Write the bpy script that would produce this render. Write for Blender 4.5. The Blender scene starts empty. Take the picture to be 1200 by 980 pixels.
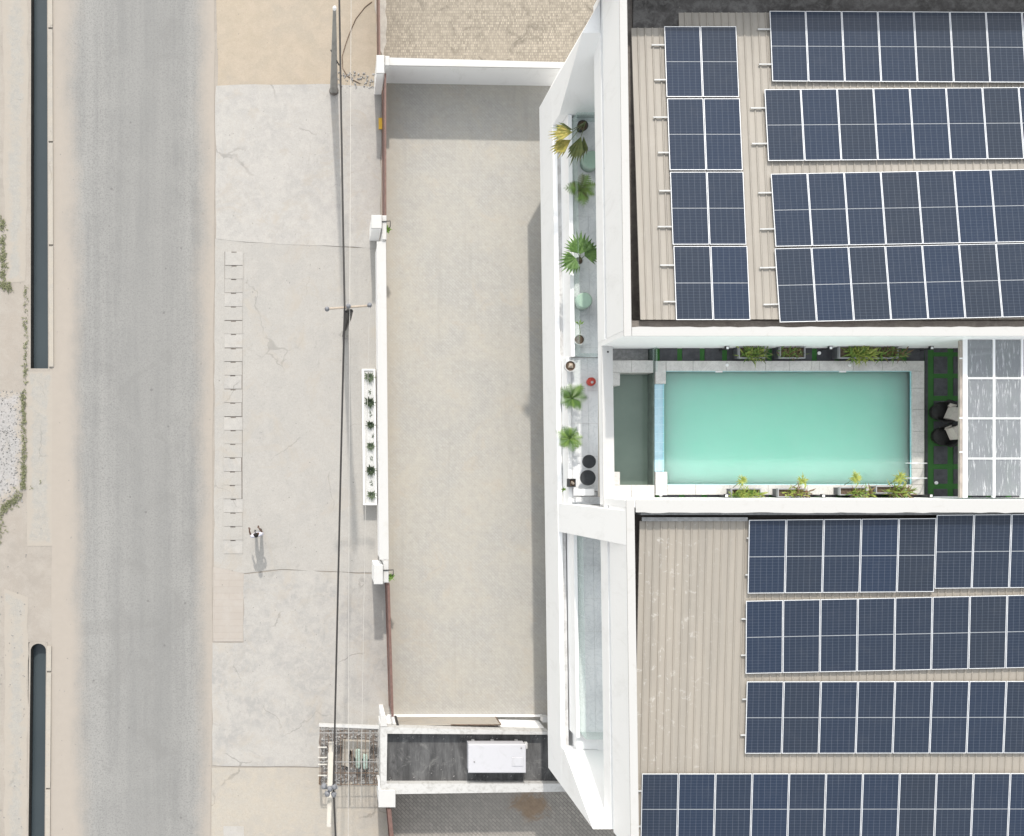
import bpy, math, random
from mathutils import Vector, Matrix
random.seed(11)
R = math.radians
SC = bpy.context.scene
COL = SC.collection

# ------------------------------------------------------------------ camera
F, CH, NX, NY = 1283.0, 47.0, 388.0, 550.0      # focal length (px of a 1200 px wide picture), drone height, point below the drone
cam = bpy.data.cameras.new('camera')
cam.sensor_fit = 'HORIZONTAL'; cam.sensor_width = 36.0
cam.lens = 36.0 * F / 1200.0
cam.shift_x = (600 - NX) / 1200.0
cam.shift_y = (NY - 490) / 1200.0
cam.clip_end = 2000
co = bpy.data.objects.new('camera', cam); COL.objects.link(co)
co.location = (0, 0, CH); SC.camera = co

# ------------------------------------------------------------------ sky, sun, exposure
SUN_EL, SUN_AZ = R(42.8), R(-2.6)
world = bpy.data.worlds.new('World'); SC.world = world; world.use_nodes = True
nt = world.node_tree; bg = nt.nodes['Background']
sky = nt.nodes.new('ShaderNodeTexSky'); sky.sky_type = 'NISHITA'; sky.sun_disc = False
sky.sun_elevation = SUN_EL; sky.sun_rotation = SUN_AZ
sky.air_density = 2.2; sky.dust_density = 1.6; sky.ozone_density = 1.0
hs = nt.nodes.new('ShaderNodeHueSaturation'); hs.inputs['Saturation'].default_value = 0.22      # hazy, milky sky
nt.links.new(sky.outputs[0], hs.inputs['Color']); nt.links.new(hs.outputs[0], bg.inputs[0]); bg.inputs[1].default_value = 0.15
sl = bpy.data.lights.new('sun', 'SUN'); sl.energy = 1.75; sl.angle = R(1.2); sl.color = (1.0, 0.935, 0.85)
so = bpy.data.objects.new('sun', sl); COL.objects.link(so)
sdir = Vector((math.sin(SUN_AZ) * math.cos(SUN_EL), math.cos(SUN_AZ) * math.cos(SUN_EL), math.sin(SUN_EL)))
so.rotation_euler = sdir.to_track_quat('Z', 'Y').to_euler(); so.location = (0, 30, 60)
vs = SC.view_settings
vs.view_transform = 'Standard'; vs.look = 'None'; vs.gamma = 1.0; vs.exposure = 0.98
vs.use_curve_mapping = False

# ------------------------------------------------------------------ helpers
def W(px, py, z=0.0):
    """point at height z that the survey photograph shows at (px, py)"""
    k = (CH - z) / F
    return Vector(((px - NX) * k, (NY - py) * k, z))

def link(me, name, mat=None, parent=None):
    o = bpy.data.objects.new(name, me); COL.objects.link(o)
    if mat is not None and not me.materials: me.materials.append(mat)
    if parent is not None: o.parent = parent
    return o

def tag(o, label=None, cat=None, group=None, kind=None):
    if label: o['label'] = label
    if cat: o['category'] = cat
    if group: o['group'] = group
    if kind: o['kind'] = kind
    return o

def empty(name, loc, label=None, cat=None, group=None):
    o = bpy.data.objects.new(name, None); COL.objects.link(o); o.location = loc; o.empty_display_size = .2
    return tag(o, label, cat, group)

class MB:
    def __init__(s, org=(0, 0, 0)):
        s.v = []; s.f = []; s.o = Vector(org)
    def add(s, vs_, fs):
        n = len(s.v); s.v += [tuple(Vector(p) - s.o) for p in vs_]; s.f += [tuple(n + i for i in f) for f in fs]; return s
    def prism(s, bot, top):
        n = len(bot)
        return s.add(list(bot) + list(top), [tuple(range(n - 1, -1, -1)), tuple(range(n, 2 * n))] + [(i, (i + 1) % n, n + (i + 1) % n, n + i) for i in range(n)])
    def box(s, x0, x1, y0, y1, z0, z1):
        b = [(x0, y0), (x1, y0), (x1, y1), (x0, y1)]
        return s.prism([(x, y, z0) for x, y in b], [(x, y, z1) for x, y in b])
    def ext(s, xy, z0, z1):
        if sum(a[0] * b[1] - b[0] * a[1] for a, b in zip(xy, xy[1:] + xy[:1])) < 0: xy = xy[::-1]
        return s.prism([(x, y, z0) for x, y in xy], [(x, y, z1) for x, y in xy])
    def bevbox(s, x0, x1, y0, y1, z0, z1, b=.02):
        a = [(x0, y0), (x1, y0), (x1, y1), (x0, y1)]; c = [(x0 + b, y0 + b), (x1 - b, y0 + b), (x1 - b, y1 - b), (x0 + b, y1 - b)]
        v = [(x, y, z0) for x, y in a] + [(x, y, z1 - b) for x, y in a] + [(x, y, z1) for x, y in c]
        fs = [(3, 2, 1, 0), (8, 9, 10, 11)]
        for L in (0, 4): fs += [(L + i, L + (i + 1) % 4, L + 4 + (i + 1) % 4, L + 4 + i) for i in range(4)]
        return s.add(v, fs)
    def ring(s, x0, x1, y0, y1, z0, z1, t, t2=None):
        t2 = t if t2 is None else t2
        o = [(x0, y0), (x1, y0), (x1, y1), (x0, y1)]; i = [(x0 + t, y0 + t2), (x1 - t, y0 + t2), (x1 - t, y1 - t2), (x0 + t, y1 - t2)]
        return s.ringp(o, i, z0, z1)
    def ringp(s, o, i, z0, z1):
        n = len(o); v = [(x, y, z) for z in (z0, z1) for L in (o, i) for x, y in L]; fs = []
        for k in range(n):
            m = (k + 1) % n
            fs += [(2*n + k, 2*n + m, 3*n + m, 3*n + k), (k, n + k, n + m, m), (k, m, 2*n + m, 2*n + k), (n + k, 3*n + k, 3*n + m, n + m)]
        return s.add(v, fs)
    def tube(s, pts, rad, n=8, cap=True):
        pts = [Vector(p) for p in pts]
        if not isinstance(rad, (list, tuple)): rad = [rad] * len(pts)
        vs_ = []; fs = []; a = None
        for k, p in enumerate(pts):
            d = (pts[min(k + 1, len(pts) - 1)] - pts[max(k - 1, 0)]).normalized()
            if a is None: a = d.cross(Vector((0, 0, 1)) if abs(d.z) < .9 else Vector((1, 0, 0))).normalized()
            a = (a - d * a.dot(d)).normalized(); b = d.cross(a)
            for j in range(n):
                t = 2 * math.pi * j / n; vs_.append(p + (a * math.cos(t) + b * math.sin(t)) * rad[k])
        for k in range(len(pts) - 1):
            for j in range(n):
                fs.append((k*n + j, k*n + (j + 1) % n, (k + 1)*n + (j + 1) % n, (k + 1)*n + j))
        if cap: fs += [tuple(range(n - 1, -1, -1)), tuple(range((len(pts) - 1) * n, len(pts) * n))]
        return s.add(vs_, fs)
    def lathe(s, c, prof, n=20):
        c = Vector(c); vs_ = []; fs = []
        for r, z in prof:
            for j in range(n):
                t = 2 * math.pi * j / n; vs_.append(c + Vector((r * math.cos(t), r * math.sin(t), z)))
        for k in range(len(prof) - 1):
            for j in range(n): fs.append((k*n + j, k*n + (j + 1) % n, (k + 1)*n + (j + 1) % n, (k + 1)*n + j))
        fs += [tuple(range(n - 1, -1, -1)), tuple(range((len(prof) - 1) * n, len(prof) * n))]
        return s.add(vs_, fs)
    def build(s, name, mat=None, parent=None, smooth=False, kind=None, label=None, cat=None, group=None):
        me = bpy.data.meshes.new(name); me.from_pydata(s.v, [], s.f); me.update()
        if smooth: me.polygons.foreach_set('use_smooth', [True] * len(me.polygons))
        o = link(me, name, mat, parent)
        if parent is None: o.location = s.o
        return tag(o, label, cat, group, kind)

def rel(mb_world_root):      # a builder whose points are given in world space for a part of this root
    return MB(mb_world_root.location)

# ------------------------------------------------------------------ materials
MATS = {}
class NT:
    def __init__(s, name, rough=.9):
        m = bpy.data.materials.new(name); m.use_nodes = True; s.m = m; s.t = m.node_tree; s.b = s.t.nodes['Principled BSDF']
        s.b.inputs['Roughness'].default_value = rough; s.b.inputs['Specular IOR Level'].default_value = .3
        g = s.t.nodes.new('ShaderNodeNewGeometry'); s.pos = g.outputs['Position']; MATS[name] = m
    def n(s, typ): return s.t.nodes.new(typ)
    def l(s, a, b): s.t.links.new(a, b)
    def put(s, v, inp):
        if hasattr(v, 'is_linked') or hasattr(v, 'links'): s.l(v, inp)
        elif isinstance(v, (tuple, list)) and len(v) == 3 and inp.type == 'RGBA': inp.default_value = (*v, 1)
        else: inp.default_value = v
    def math(s, op, a, b=0.0, clamp=False):
        n = s.n('ShaderNodeMath'); n.operation = op; n.use_clamp = clamp; s.put(a, n.inputs[0]); s.put(b, n.inputs[1]); return n.outputs[0]
    def scale(s, v, sc):
        n = s.n('ShaderNodeVectorMath'); n.operation = 'MULTIPLY'; s.put(v, n.inputs[0]); n.inputs[1].default_value = sc; return n.outputs[0]
    def noise(s, scale, detail=6, rough=.6, vec=None, dist=0.0):
        n = s.n('ShaderNodeTexNoise'); n.inputs['Scale'].default_value = scale; n.inputs['Detail'].default_value = detail
        n.inputs['Roughness'].default_value = rough; n.inputs['Distortion'].default_value = dist; s.l(vec or s.pos, n.inputs['Vector']); return n.outputs['Fac']
    def vor(s, scale, vec=None, feat='F1', rnd=1.0):
        n = s.n('ShaderNodeTexVoronoi'); n.feature = feat; n.inputs['Scale'].default_value = scale; n.inputs['Randomness'].default_value = rnd
        s.l(vec or s.pos, n.inputs['Vector']); return n
    def ramp(s, f, a, b):
        n = s.n('ShaderNodeMapRange'); n.interpolation_type = 'SMOOTHSTEP'; s.put(f, n.inputs[0]); s.put(a, n.inputs[1]); s.put(b, n.inputs[2]); return n.outputs[0]
    def mix(s, f, a, b, typ='MIX'):
        n = s.n('ShaderNodeMix'); n.data_type = 'RGBA'; n.blend_type = typ; s.put(f, n.inputs[0]); s.put(a, n.inputs[6]); s.put(b, n.inputs[7]); return n.outputs[2]
    def col(s, c): s.put(c, s.b.inputs['Base Color']); return s
    def bump(s, h, st=.3, d=.02):
        n = s.n('ShaderNodeBump'); n.inputs['Strength'].default_value = st; n.inputs['Distance'].default_value = d; s.l(h, n.inputs['Height']); s.l(n.outputs[0], s.b.inputs['Normal']); return s
    def sep(s, v=None):
        n = s.n('ShaderNodeSeparateXYZ'); s.l(v or s.pos, n.inputs[0]); return n.outputs

def earth(name, c1, c2, c3, sc=1.2, fine=26, speck=.5, rough=.95, dark=(.16, .15, .14), stain=.0, stain_c=(.2, .19, .17), warp=(1, 1, 1), bump=.35, dusty=False, crack=0.0):
    """weathered mineral surface: broad mottling, fine grain, specks, stains"""
    m = NT(name, rough); v = m.scale(m.pos, warp)
    a = m.ramp(m.noise(sc * .35, 5, .6, v), .35, .66); b = m.ramp(m.noise(sc * 1.7, 7, .68, v, .4), .38, .66)
    c = m.mix(a, c1, c2); c = m.mix(m.math('MULTIPLY', b, .75), c, c3)
    g = m.noise(fine, 4, .75); c = m.mix(m.math('MULTIPLY', m.ramp(g, .3, .75), .35), c, tuple(x * .62 for x in c1))
    g2 = m.noise(fine * .27, 5, .8); c = m.mix(m.math('MULTIPLY', m.ramp(g2, .52, .75), .28), c, tuple(min(1, x * 1.25) for x in c2))
    if speck:
        vv = m.vor(3.3); rr = m.math('LESS_THAN', vv.outputs['Distance'], .085); pick = m.sep(vv.outputs['Color'])[0]
        c = m.mix(m.math('MULTIPLY', m.math('MULTIPLY', rr, m.math('GREATER_THAN', pick, 1 - .16 * speck)), .55), c, dark)
    sp = m.noise(9.0, 3, .85); c = m.mix(m.math('MULTIPLY', m.ramp(sp, .56, .74), .30), c, tuple(x * .55 for x in c1)); c = m.mix(m.math('MULTIPLY', m.ramp(sp, .44, .28), .22), c, tuple(min(1, x * 1.3) for x in c2))
    if crack:
        wv = m.n('ShaderNodeVectorMath'); wv.operation = 'ADD'; m.l(m.pos, wv.inputs[0]); nn = m.n('ShaderNodeTexNoise'); nn.inputs['Scale'].default_value = .9; nn.inputs['Detail'].default_value = 8; m.l(m.pos, nn.inputs['Vector']); m.l(m.scale(nn.outputs['Color'], (1.6, 1.6, 0)), wv.inputs[1])
        cr = m.vor(.26, wv.outputs[0], 'DISTANCE_TO_EDGE').outputs['Distance']; cm = m.math('MULTIPLY', m.ramp(cr, .010, .002), m.ramp(m.noise(.5, 3, .5), .5, .62)); c = m.mix(m.math('MULTIPLY', cm, crack), c, tuple(x * .45 for x in c1))
    if crack:      # sand blown over the slabs, darker trodden patches
        c = m.mix(m.math('MULTIPLY', m.ramp(m.noise(.55, 8, .72, None, 1.0), .5, .68), .55), c, (.335, .303, .262)); c = m.mix(m.math('MULTIPLY', m.ramp(m.noise(1.3, 8, .75, m.scale(m.pos, (1, .55, 1)), 1.4), .58, .72), .45), c, tuple(x * .68 for x in c1))
    if stain:
        st = m.ramp(m.noise(.8, 7, .7, None, .8), .55, .72); c = m.mix(m.math('MULTIPLY', st, stain), c, stain_c)
    if dusty:
        at = m.n('ShaderNodeAttribute'); at.attribute_name = 'worn_edge'
        e = m.math('ADD', at.outputs['Fac'], m.math('MULTIPLY', m.math('SUBTRACT', m.noise(1.9, 8, .74, None, .8), .5), 2.6))
        c = m.mix(m.ramp(e, .95, .35), c, m.mix(m.noise(3, 6, .7), (.300, .272, .238), (.338, .306, .268)))
    m.col(c).bump(m.math('ADD', g, m.math('MULTIPLY', b, .5)), bump, .012)
    return m

def plain(name, c, rough=.5, metal=0.0, var=.08, sc=4.0, bump=0):
    m = NT(name, rough); m.b.inputs['Metallic'].default_value = metal
    n = m.noise(sc, 6, .65); m.col(m.mix(m.ramp(n, .3, .7), tuple(x * (1 - var) for x in c), tuple(min(1, x * (1 + var)) for x in c)))
    if bump: m.bump(m.noise(sc * 9, 4, .7), bump, .01)
    return m.m

def glassy(name, tint, fac, rough=.05):
    m = NT(name, rough); tr = m.n('ShaderNodeBsdfTransparent'); mx = m.n('ShaderNodeMixShader'); m.col(tint)
    tr.inputs[0].default_value = (*[.75 + .25 * x for x in tint], 1)
    mx.inputs[0].default_value = fac; m.l(tr.outputs[0], mx.inputs[1]); m.l(m.b.outputs[0], mx.inputs[2])
    m.b.inputs['Specular IOR Level'].default_value = .5
    m.l(mx.outputs[0], m.t.nodes['Material Output'].inputs[0]); return m.m

earth('sand', (0.312, 0.279, 0.244), (0.275, 0.249, 0.221), (0.339, 0.311, 0.278), .8, 30, .5, stain=.25, stain_c=(0.254, 0.239, 0.220))
earth('clay_sand', (0.347, 0.296, 0.231), (0.327, 0.288, 0.236), (0.385, 0.326, 0.262), 1.0, 26, .8, stain=.35, stain_c=(0.269, 0.243, 0.211), dusty=False)
earth('concrete_pale', (0.369, 0.355, 0.335), (0.330, 0.320, 0.306), (0.407, 0.387, 0.363), 1.6, 24, .7, stain=.45, stain_c=(0.283, 0.276, 0.266), dusty=False, crack=0.5)
earth('concrete_mid', (0.346, 0.332, 0.311), (0.326, 0.315, 0.298), (0.370, 0.352, 0.328), .9, 24, .35, stain=.25, stain_c=(0.308, 0.287, 0.262), crack=0.4)
earth('concrete_stained', (0.366, 0.352, 0.331), (0.294, 0.287, 0.276), (0.390, 0.369, 0.344), 1.8, 22, .8, stain=.7, stain_c=(0.253, 0.250, 0.243), crack=0.55)
earth('concrete_tan', (0.362, 0.335, 0.294), (0.332, 0.311, 0.281), (0.384, 0.343, 0.289), 1.5, 24, 1.0, stain=.5, stain_c=(0.300, 0.280, 0.252), dusty=False, crack=0.5)
earth('concrete_left', (0.322, 0.309, 0.285), (0.335, 0.309, 0.272), (0.285, 0.276, 0.260), 2.2, 20, .6, stain=.5, stain_c=(0.269, 0.262, 0.248), dusty=True, crack=0.4)
earth('rubble_bed', (0.338, 0.320, 0.308), (0.291, 0.286, 0.280), (0.379, 0.367, 0.362), 3.0, 14, 1.0, dusty=True)
earth('old_concrete', (.40, .37, .33), (.34, .32, .29), (.45, .42, .38), 3.0, 30, .3, stain=.4)
earth('roof_muck', (.085, .08, .078), (.05, .047, .045), (.16, .155, .15), 2.2, 18, 1.0, stain=.5, stain_c=(.03, .028, .028))
earth('gutter', (.17, .15, .135), (.12, .108, .10), (.21, .19, .17), 2.5, 22, .6, stain=.5, stain_c=(.09, .08, .075))
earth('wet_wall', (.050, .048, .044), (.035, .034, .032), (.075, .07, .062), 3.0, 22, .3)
earth('soil', (.10, .07, .05), (.16, .11, .08), (.06, .045, .035), 8, 60, .5)

# road: worn asphalt, wheel-smoothed lanes, dust along both edges
m = NT('asphalt', .92); X, Y, Z = m.sep()
st = m.noise(1.0, 6, .7, m.scale(m.pos, (1.6, .06, 1))); n1 = m.noise(.5, 6, .65); g = m.noise(15, 3, .85); g2 = m.noise(6, 7, .82)
c = m.mix(m.ramp(st, .33, .68), (0.255, 0.251, 0.241), (0.199, 0.198, 0.193)); c = m.mix(m.math('MULTIPLY', m.ramp(n1, .4, .7), .5), c, (0.274, 0.270, 0.258))
c = m.mix(m.math('MULTIPLY', m.ramp(g, .42, .72), .75), c, (0.137, 0.136, 0.133)); c = m.mix(m.math('MULTIPLY', m.ramp(g2, .55, .8), .5), c, (0.319, 0.314, 0.299))
lane = m.ramp(m.math('ABSOLUTE', m.math('ADD', X, 7.9)), 2.3, .2); c = m.mix(m.math('MULTIPLY', lane, .42), c, (0.190, 0.189, 0.184))
pt = m.ramp(m.noise(.35, 6, .7, None, 1.2), .56, .64); c = m.mix(m.math('MULTIPLY', pt, .30), c, (.175, .172, .166))
vv = m.vor(1.3); pick = m.sep(vv.outputs['Color'])[0]
hole = m.math('MULTIPLY', m.math('LESS_THAN', m.math('ADD', vv.outputs['Distance'], m.math('MULTIPLY', g2, .09)), .115), m.math('GREATER_THAN', pick, .60))
c = m.mix(m.math('MULTIPLY', hole, .5), c, (0.099, 0.097, 0.094))
wob = m.math('MULTIPLY', m.math('SUBTRACT', m.noise(.35, 6, .7, m.scale(m.pos, (1, .6, 1))), .5), 1.7)
wob = m.math('ADD', wob, m.math('MULTIPLY', m.math('SUBTRACT', g2, .5), .5))
dl = m.ramp(m.math('ADD', X, wob), m.math('ADD', -10.35, m.math('MULTIPLY', Y, -.015)), m.math('ADD', -11.45, m.math('MULTIPLY', Y, -.015)))
dr = m.ramp(m.math('ADD', X, m.math('MULTIPLY', wob, .9)), -6.05, -5.0)
dust = m.math('MAXIMUM', dl, dr); sandc = m.mix(m.noise(3, 6, .7), (.292, .262, .230), (.330, .296, .260))
c = m.mix(dust, c, sandc); m.col(c).bump(m.math('ADD', g, m.math('MULTIPLY', hole, -1.5)), .35, .012)

# small interlocking pavers (each under five pixels in the photograph)
def pavers(name, a, b, mortar, bw, bh, mort, mottle, stain=0.0, stain_c=(.2, .15, .1), rot=0.0, offset=.5, bumpst=.4):
    m = NT(name, .92); mp = m.n('ShaderNodeMapping'); mp.inputs['Rotation'].default_value = (0, 0, rot); m.l(m.pos, mp.inputs[0])
    br = m.n('ShaderNodeTexBrick'); br.offset = offset; br.inputs['Scale'].default_value = 1.0; br.inputs['Brick Width'].default_value = bw
    br.inputs['Row Height'].default_value = bh; br.inputs['Mortar Size'].default_value = mort; br.inputs['Mortar Smooth'].default_value = .3; br.inputs['Bias'].default_value = 0.0
    br.inputs['Color1'].default_value = (*a, 1); br.inputs['Color2'].default_value = (*b, 1); br.inputs['Mortar'].default_value = (*mortar, 1); m.l(mp.outputs[0], br.inputs[0])
    c = br.outputs[0]; n1 = m.noise(.45, 7, .68, None, .5); n2 = m.noise(3.4, 7, .75); g = m.noise(30, 3, .7)
    c = m.mix(m.math('MULTIPLY', m.ramp(n1, .35, .68), .6), c, mottle); c = m.mix(m.math('MULTIPLY', m.ramp(n2, .5, .75), .35), c, tuple(x * 1.22 for x in a))
    c = m.mix(m.math('MULTIPLY', m.ramp(n2, .5, .25), .35), c, tuple(x * .7 for x in b)); c = m.mix(m.math('MULTIPLY', m.ramp(g, .45, .8), .4), c, tuple(x * .66 for x in a))
    if stain:
        c = m.mix(m.math('MULTIPLY', m.ramp(m.noise(.9, 6, .7, None, 1.0), .52, .70), stain), c, stain_c)
    m.col(c).bump(m.math('ADD', br.outputs['Fac'], m.math('MULTIPLY', g, -.6)), -bumpst, .012); return m
pavers('courtyard_pavers', (.385, .375, .35), (.345, .336, .315), (.315, .306, .287), .2, .1, .009, (.41, .385, .335), .4, (.40, .355, .295), rot=R(45))
m = NT.__new__(NT); m.m = MATS['courtyard_pavers']; m.t = m.m.node_tree; m.b = m.t.nodes['Principled BSDF']; m.pos = [n for n in m.t.nodes if n.type == 'NEW_GEOMETRY'][0].outputs['Position']
src = m.b.inputs['Base Color'].links[0].from_socket; xx = m.math('ADD', m.sep()[0], m.math('MULTIPLY', m.math('SUBTRACT', m.noise(1.1, 7, .72), .5), 1.6)); sp = m.noise(8.0, 4, .85)
c = m.mix(m.math('MULTIPLY', m.ramp(xx, 3.3, 2.2), .6), src, (.365, .325, .27)); c = m.mix(m.math('MULTIPLY', m.ramp(sp, .55, .75), .32), c, (.22, .215, .20)); c = m.mix(m.math('MULTIPLY', m.ramp(sp, .44, .28), .30), c, (.50, .485, .45))
tr_ = m.ramp(m.noise(.7, 5, .7, m.scale(m.pos, (1.6, .12, 1))), .54, .68); c = m.mix(m.math('MULTIPLY', tr_, .30), c, (.28, .272, .25)); oil = m.ramp(m.noise(.9, 7, .75, None, .8), .62, .74); c = m.mix(m.math('MULTIPLY', oil, .28), c, (.24, .225, .195)); m.col(c)
pavers('tan_pavers', (.37, .33, .272), (.215, .19, .155), (.15, .133, .108), .075, .12, .009, (.255, .226, .184), .85, (.12, .106, .088), 0.0, .35)
pavers('herringbone', (.29, .268, .242), (.22, .206, .188), (.14, .13, .118), .24, .12, .014, (.25, .232, .21), 0, rot=R(45))
mm = MATS['herringbone']; t_ = mm.node_tree; bs_ = t_.nodes['Principled BSDF']; src = bs_.inputs['Base Color'].links[0].from_socket
q_ = NT.__new__(NT); q_.m = mm; q_.t = t_; q_.b = bs_; q_.pos = [n for n in t_.nodes if n.type == 'NEW_GEOMETRY'][0].outputs['Position']
xx, yy, zz = q_.sep(); dd = q_.math('SQRT', q_.math('ADD', q_.math('POWER', q_.math('ABSOLUTE', q_.math('SUBTRACT', xx, 8.54)), 2.0), q_.math('POWER', q_.math('ABSOLUTE', q_.math('MULTIPLY', q_.math('ADD', yy, 14.45), 1.25)), 2.0)))
dd = q_.math('ADD', dd, q_.math('MULTIPLY', q_.math('SUBTRACT', q_.noise(1.5, 8, .78, None, 1.0), .5), 2.6))
q_.col(q_.mix(q_.math('MULTIPLY', q_.ramp(dd, 1.05, .35), .8), src, q_.mix(q_.noise(5, 5, .7), (.12, .075, .045), (.30, .215, .14))))
# rust-brown patch where something leaked on the rear yard
m = NT('pink_brick', .95)
br = m.n('ShaderNodeTexBrick'); br.inputs['Scale'].default_value = 1; br.inputs['Brick Width'].default_value = 1.25; br.inputs['Row Height'].default_value = .28; br.inputs['Mortar Size'].default_value = .02
br.inputs['Color1'].default_value = (.335, .302, .27, 1); br.inputs['Color2'].default_value = (.325, .295, .265, 1); br.inputs['Mortar'].default_value = (.31, .28, .252, 1); m.l(m.pos, br.inputs[0])
m.col(m.mix(m.math('MULTIPLY', m.ramp(m.noise(1.5, 6, .7), .4, .7), .6), br.outputs[0], (.36, .335, .31))).bump(m.noise(20, 4, .7), .3, .01)

def paint(name, c, dirt=.25, dirt_c=(.45, .44, .42), rough=.6, sc=1.0, low=.55):
    m = NT(name, rough); n = m.noise(sc, 8, .72, m.scale(m.pos, (1, 1, .35)), .6); g = m.noise(14, 5, .7)
    cc = m.mix(m.math('MULTIPLY', m.ramp(n, low, low + .2), dirt), c, dirt_c); cc = m.mix(m.math('MULTIPLY', m.ramp(g, .45, .8), .10), cc, tuple(x * .85 for x in c))
    m.col(cc).bump(g, .08, .01); return m.m
paint('white_paint', (.81, .815, .82), .30, (.63, .63, .62), sc=1.4, low=.5)
paint('white_wall', (.82, .82, .82), .35, (.50, .49, .46), sc=1.6)
paint('white_cap', (.47, .466, .458), .5, (.43, .41, .38), sc=1.8, low=.5)
paint('parapet_cap', (.425, .42, .41), .6, (.35, .335, .31), sc=2.6, low=.53)
paint('box_paint', (.445, .445, .47), .45, (.36, .36, .365), sc=2.2, low=.5)
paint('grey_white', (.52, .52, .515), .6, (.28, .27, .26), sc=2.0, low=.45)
paint('dirty_cap', (.46, .457, .447), .7, (.30, .29, .275), sc=4.5, low=.46)

# marble
def marble(name, a, b, vein, sc):
    m = NT(name, .28); n = m.noise(sc, 8, .7, None, 2.2); v = m.ramp(m.math('ABSOLUTE', m.math('SUBTRACT', n, .5)), .035, 0.0)
    c = m.mix(m.ramp(m.noise(sc * .6, 6, .7), .35, .65), a, b); c = m.mix(m.math('MULTIPLY', v, .45), c, vein); m.col(c); m.b.inputs['Specular IOR Level'].default_value = .4; return m.m
marble('marble_floor', (.70, .715, .73), (.75, .76, .77), (.48, .50, .52), 1.3)
marble('marble_coping', (.50, .487, .465), (.60, .585, .56), (.32, .31, .295), 2.6)

# roofing sheet
m = NT('roof_sheet', .55); X, Y, Z = m.sep(); n = m.noise(.5, 6, .7, m.scale(m.pos, (3.0, .3, 1))); n2 = m.noise(1.4, 7, .7)
c = m.mix(m.ramp(n, .35, .68), (.315, .29, .255), (.265, .245, .217)); c = m.mix(m.math('MULTIPLY', m.ramp(n2, .5, .75), .4), c, (.345, .322, .29)); m.col(c).bump(m.noise(12, 3, .6), .06, .01)
m = NT('roof_sheet_mottled', .6); n = m.noise(.5, 6, .7, m.scale(m.pos, (3.0, .3, 1))); n2 = m.noise(1.2, 7, .75); n3 = m.noise(4.5, 6, .75, None, .6)
c = m.mix(m.ramp(n, .35, .68), (.315, .285, .245), (.275, .252, .22)); c = m.mix(m.math('MULTIPLY', m.ramp(n2, .5, .75), .4), c, (.34, .31, .27))
X = m.sep()[0]; side = m.ramp(X, 12.6, 10.4)
c = m.mix(m.math('MULTIPLY', m.math('MULTIPLY', m.ramp(n3, .575, .66), m.math('ADD', m.math('MULTIPLY', side, .55), .10)), .85), c, (.52, .50, .47)); m.col(c).bump(n3, .06, .01)

# photovoltaic cells
m = NT('solar_cells', .16); m.b.inputs['Specular IOR Level'].default_value = .32
tc = m.n('ShaderNodeTexCoord'); X, Y, Z = m.sep(tc.outputs['Object']); oi = m.n('ShaderNodeObjectInfo')
def lines(coord, pitch, wid, off=0.0):
    f = m.math('FRACT', m.math('ADD', m.math('DIVIDE', coord, pitch), 100.0 + off)); d = m.math('MULTIPLY', m.math('ABSOLUTE', m.math('SUBTRACT', f, .5)), pitch)
    return m.ramp(d, pitch * .5 - wid, pitch * .5 - wid * .3)
lx = lines(X, .1835, .014, 0.0); ly = lines(Y, .0925, .009); bx = lines(X, .0367, .006)
tint = m.mix(m.sep(oi.outputs['Color'])[0], (.0125, .0225, .046), (.016, .0225, .036)); cell = m.vor(1 / .183, m.scale(tc.outputs['Object'], (1, 2, 1)), 'F1', 0.0)
c = m.mix(m.math('MULTIPLY', bx, .16), tint, (.10, .12, .16)); c = m.mix(m.math('MULTIPLY', ly, .16), c, (.17, .20, .25)); c = m.mix(m.math('MULTIPLY', lx, .12), c, (.26, .29, .34))
dn = m.noise(2.2, 6, .7); c = m.mix(m.math('MULTIPLY', m.ramp(dn, .45, .8), .025), c, (.30, .29, .27)); m.col(c)
pass
plain('aluminium', (.74, .75, .77), .38, .35, .04, 3)
plain('rail_metal', (.50, .50, .49), .45, .3, .1, 3)
plain('back_sheet', (.36, .38, .41), .4, 0, .04, 3)

# pool
m = NT('pool_water', .06); m.b.inputs['Subsurface Weight'].default_value = 1.0; m.b.inputs['Subsurface Radius'].default_value = (.8, 1.0, .95); m.b.inputs['Subsurface Scale'].default_value = 4.0; tr = m.n('ShaderNodeBsdfTransparent'); tr.inputs[0].default_value = (.62, .92, .84, 1); mx = m.n('ShaderNodeMixShader')
n = m.noise(.35, 5, .6); m.col(m.mix(m.ramp(n, .3, .7), (.305, .71, .54), (.33, .735, .565))); mx.inputs[0].default_value = .88
m.l(tr.outputs[0], mx.inputs[1]); m.l(m.b.outputs[0], mx.inputs[2]); m.l(mx.outputs[0], m.t.nodes['Material Output'].inputs[0]); m.bump(m.noise(2.2, 3, .5), .04, .02)
m = NT('basin_water', .08); n = m.noise(.6, 5, .6); m.col(m.mix(m.ramp(n, .3, .7), (.14, .185, .155), (.165, .215, .18))); m.bump(m.noise(2.5, 3, .5), .04, .02)
m = NT('canal_water_surface', .25); n = m.noise(.25, 4, .6); m.col(m.mix(m.ramp(n, .3, .7), (.040, .053, .060), (.047, .061, .068))); m.b.inputs['Specular IOR Level'].default_value = .35
pavers('pool_tile', (.30, .60, .66), (.34, .64, .68), (.5, .7, .72), .3, .3, .012, (.33, .62, .66), 0, offset=0, bumpst=.05)
pavers('weir_tile', (.34, .52, .61), (.39, .56, .645), (.48, .62, .67), .3, .3, .01, (.5, .68, .76), 0, offset=0, bumpst=.05)
plain('deck_tile', (.055, .056, .062), .55, 0, .25, 5, .1)
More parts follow.
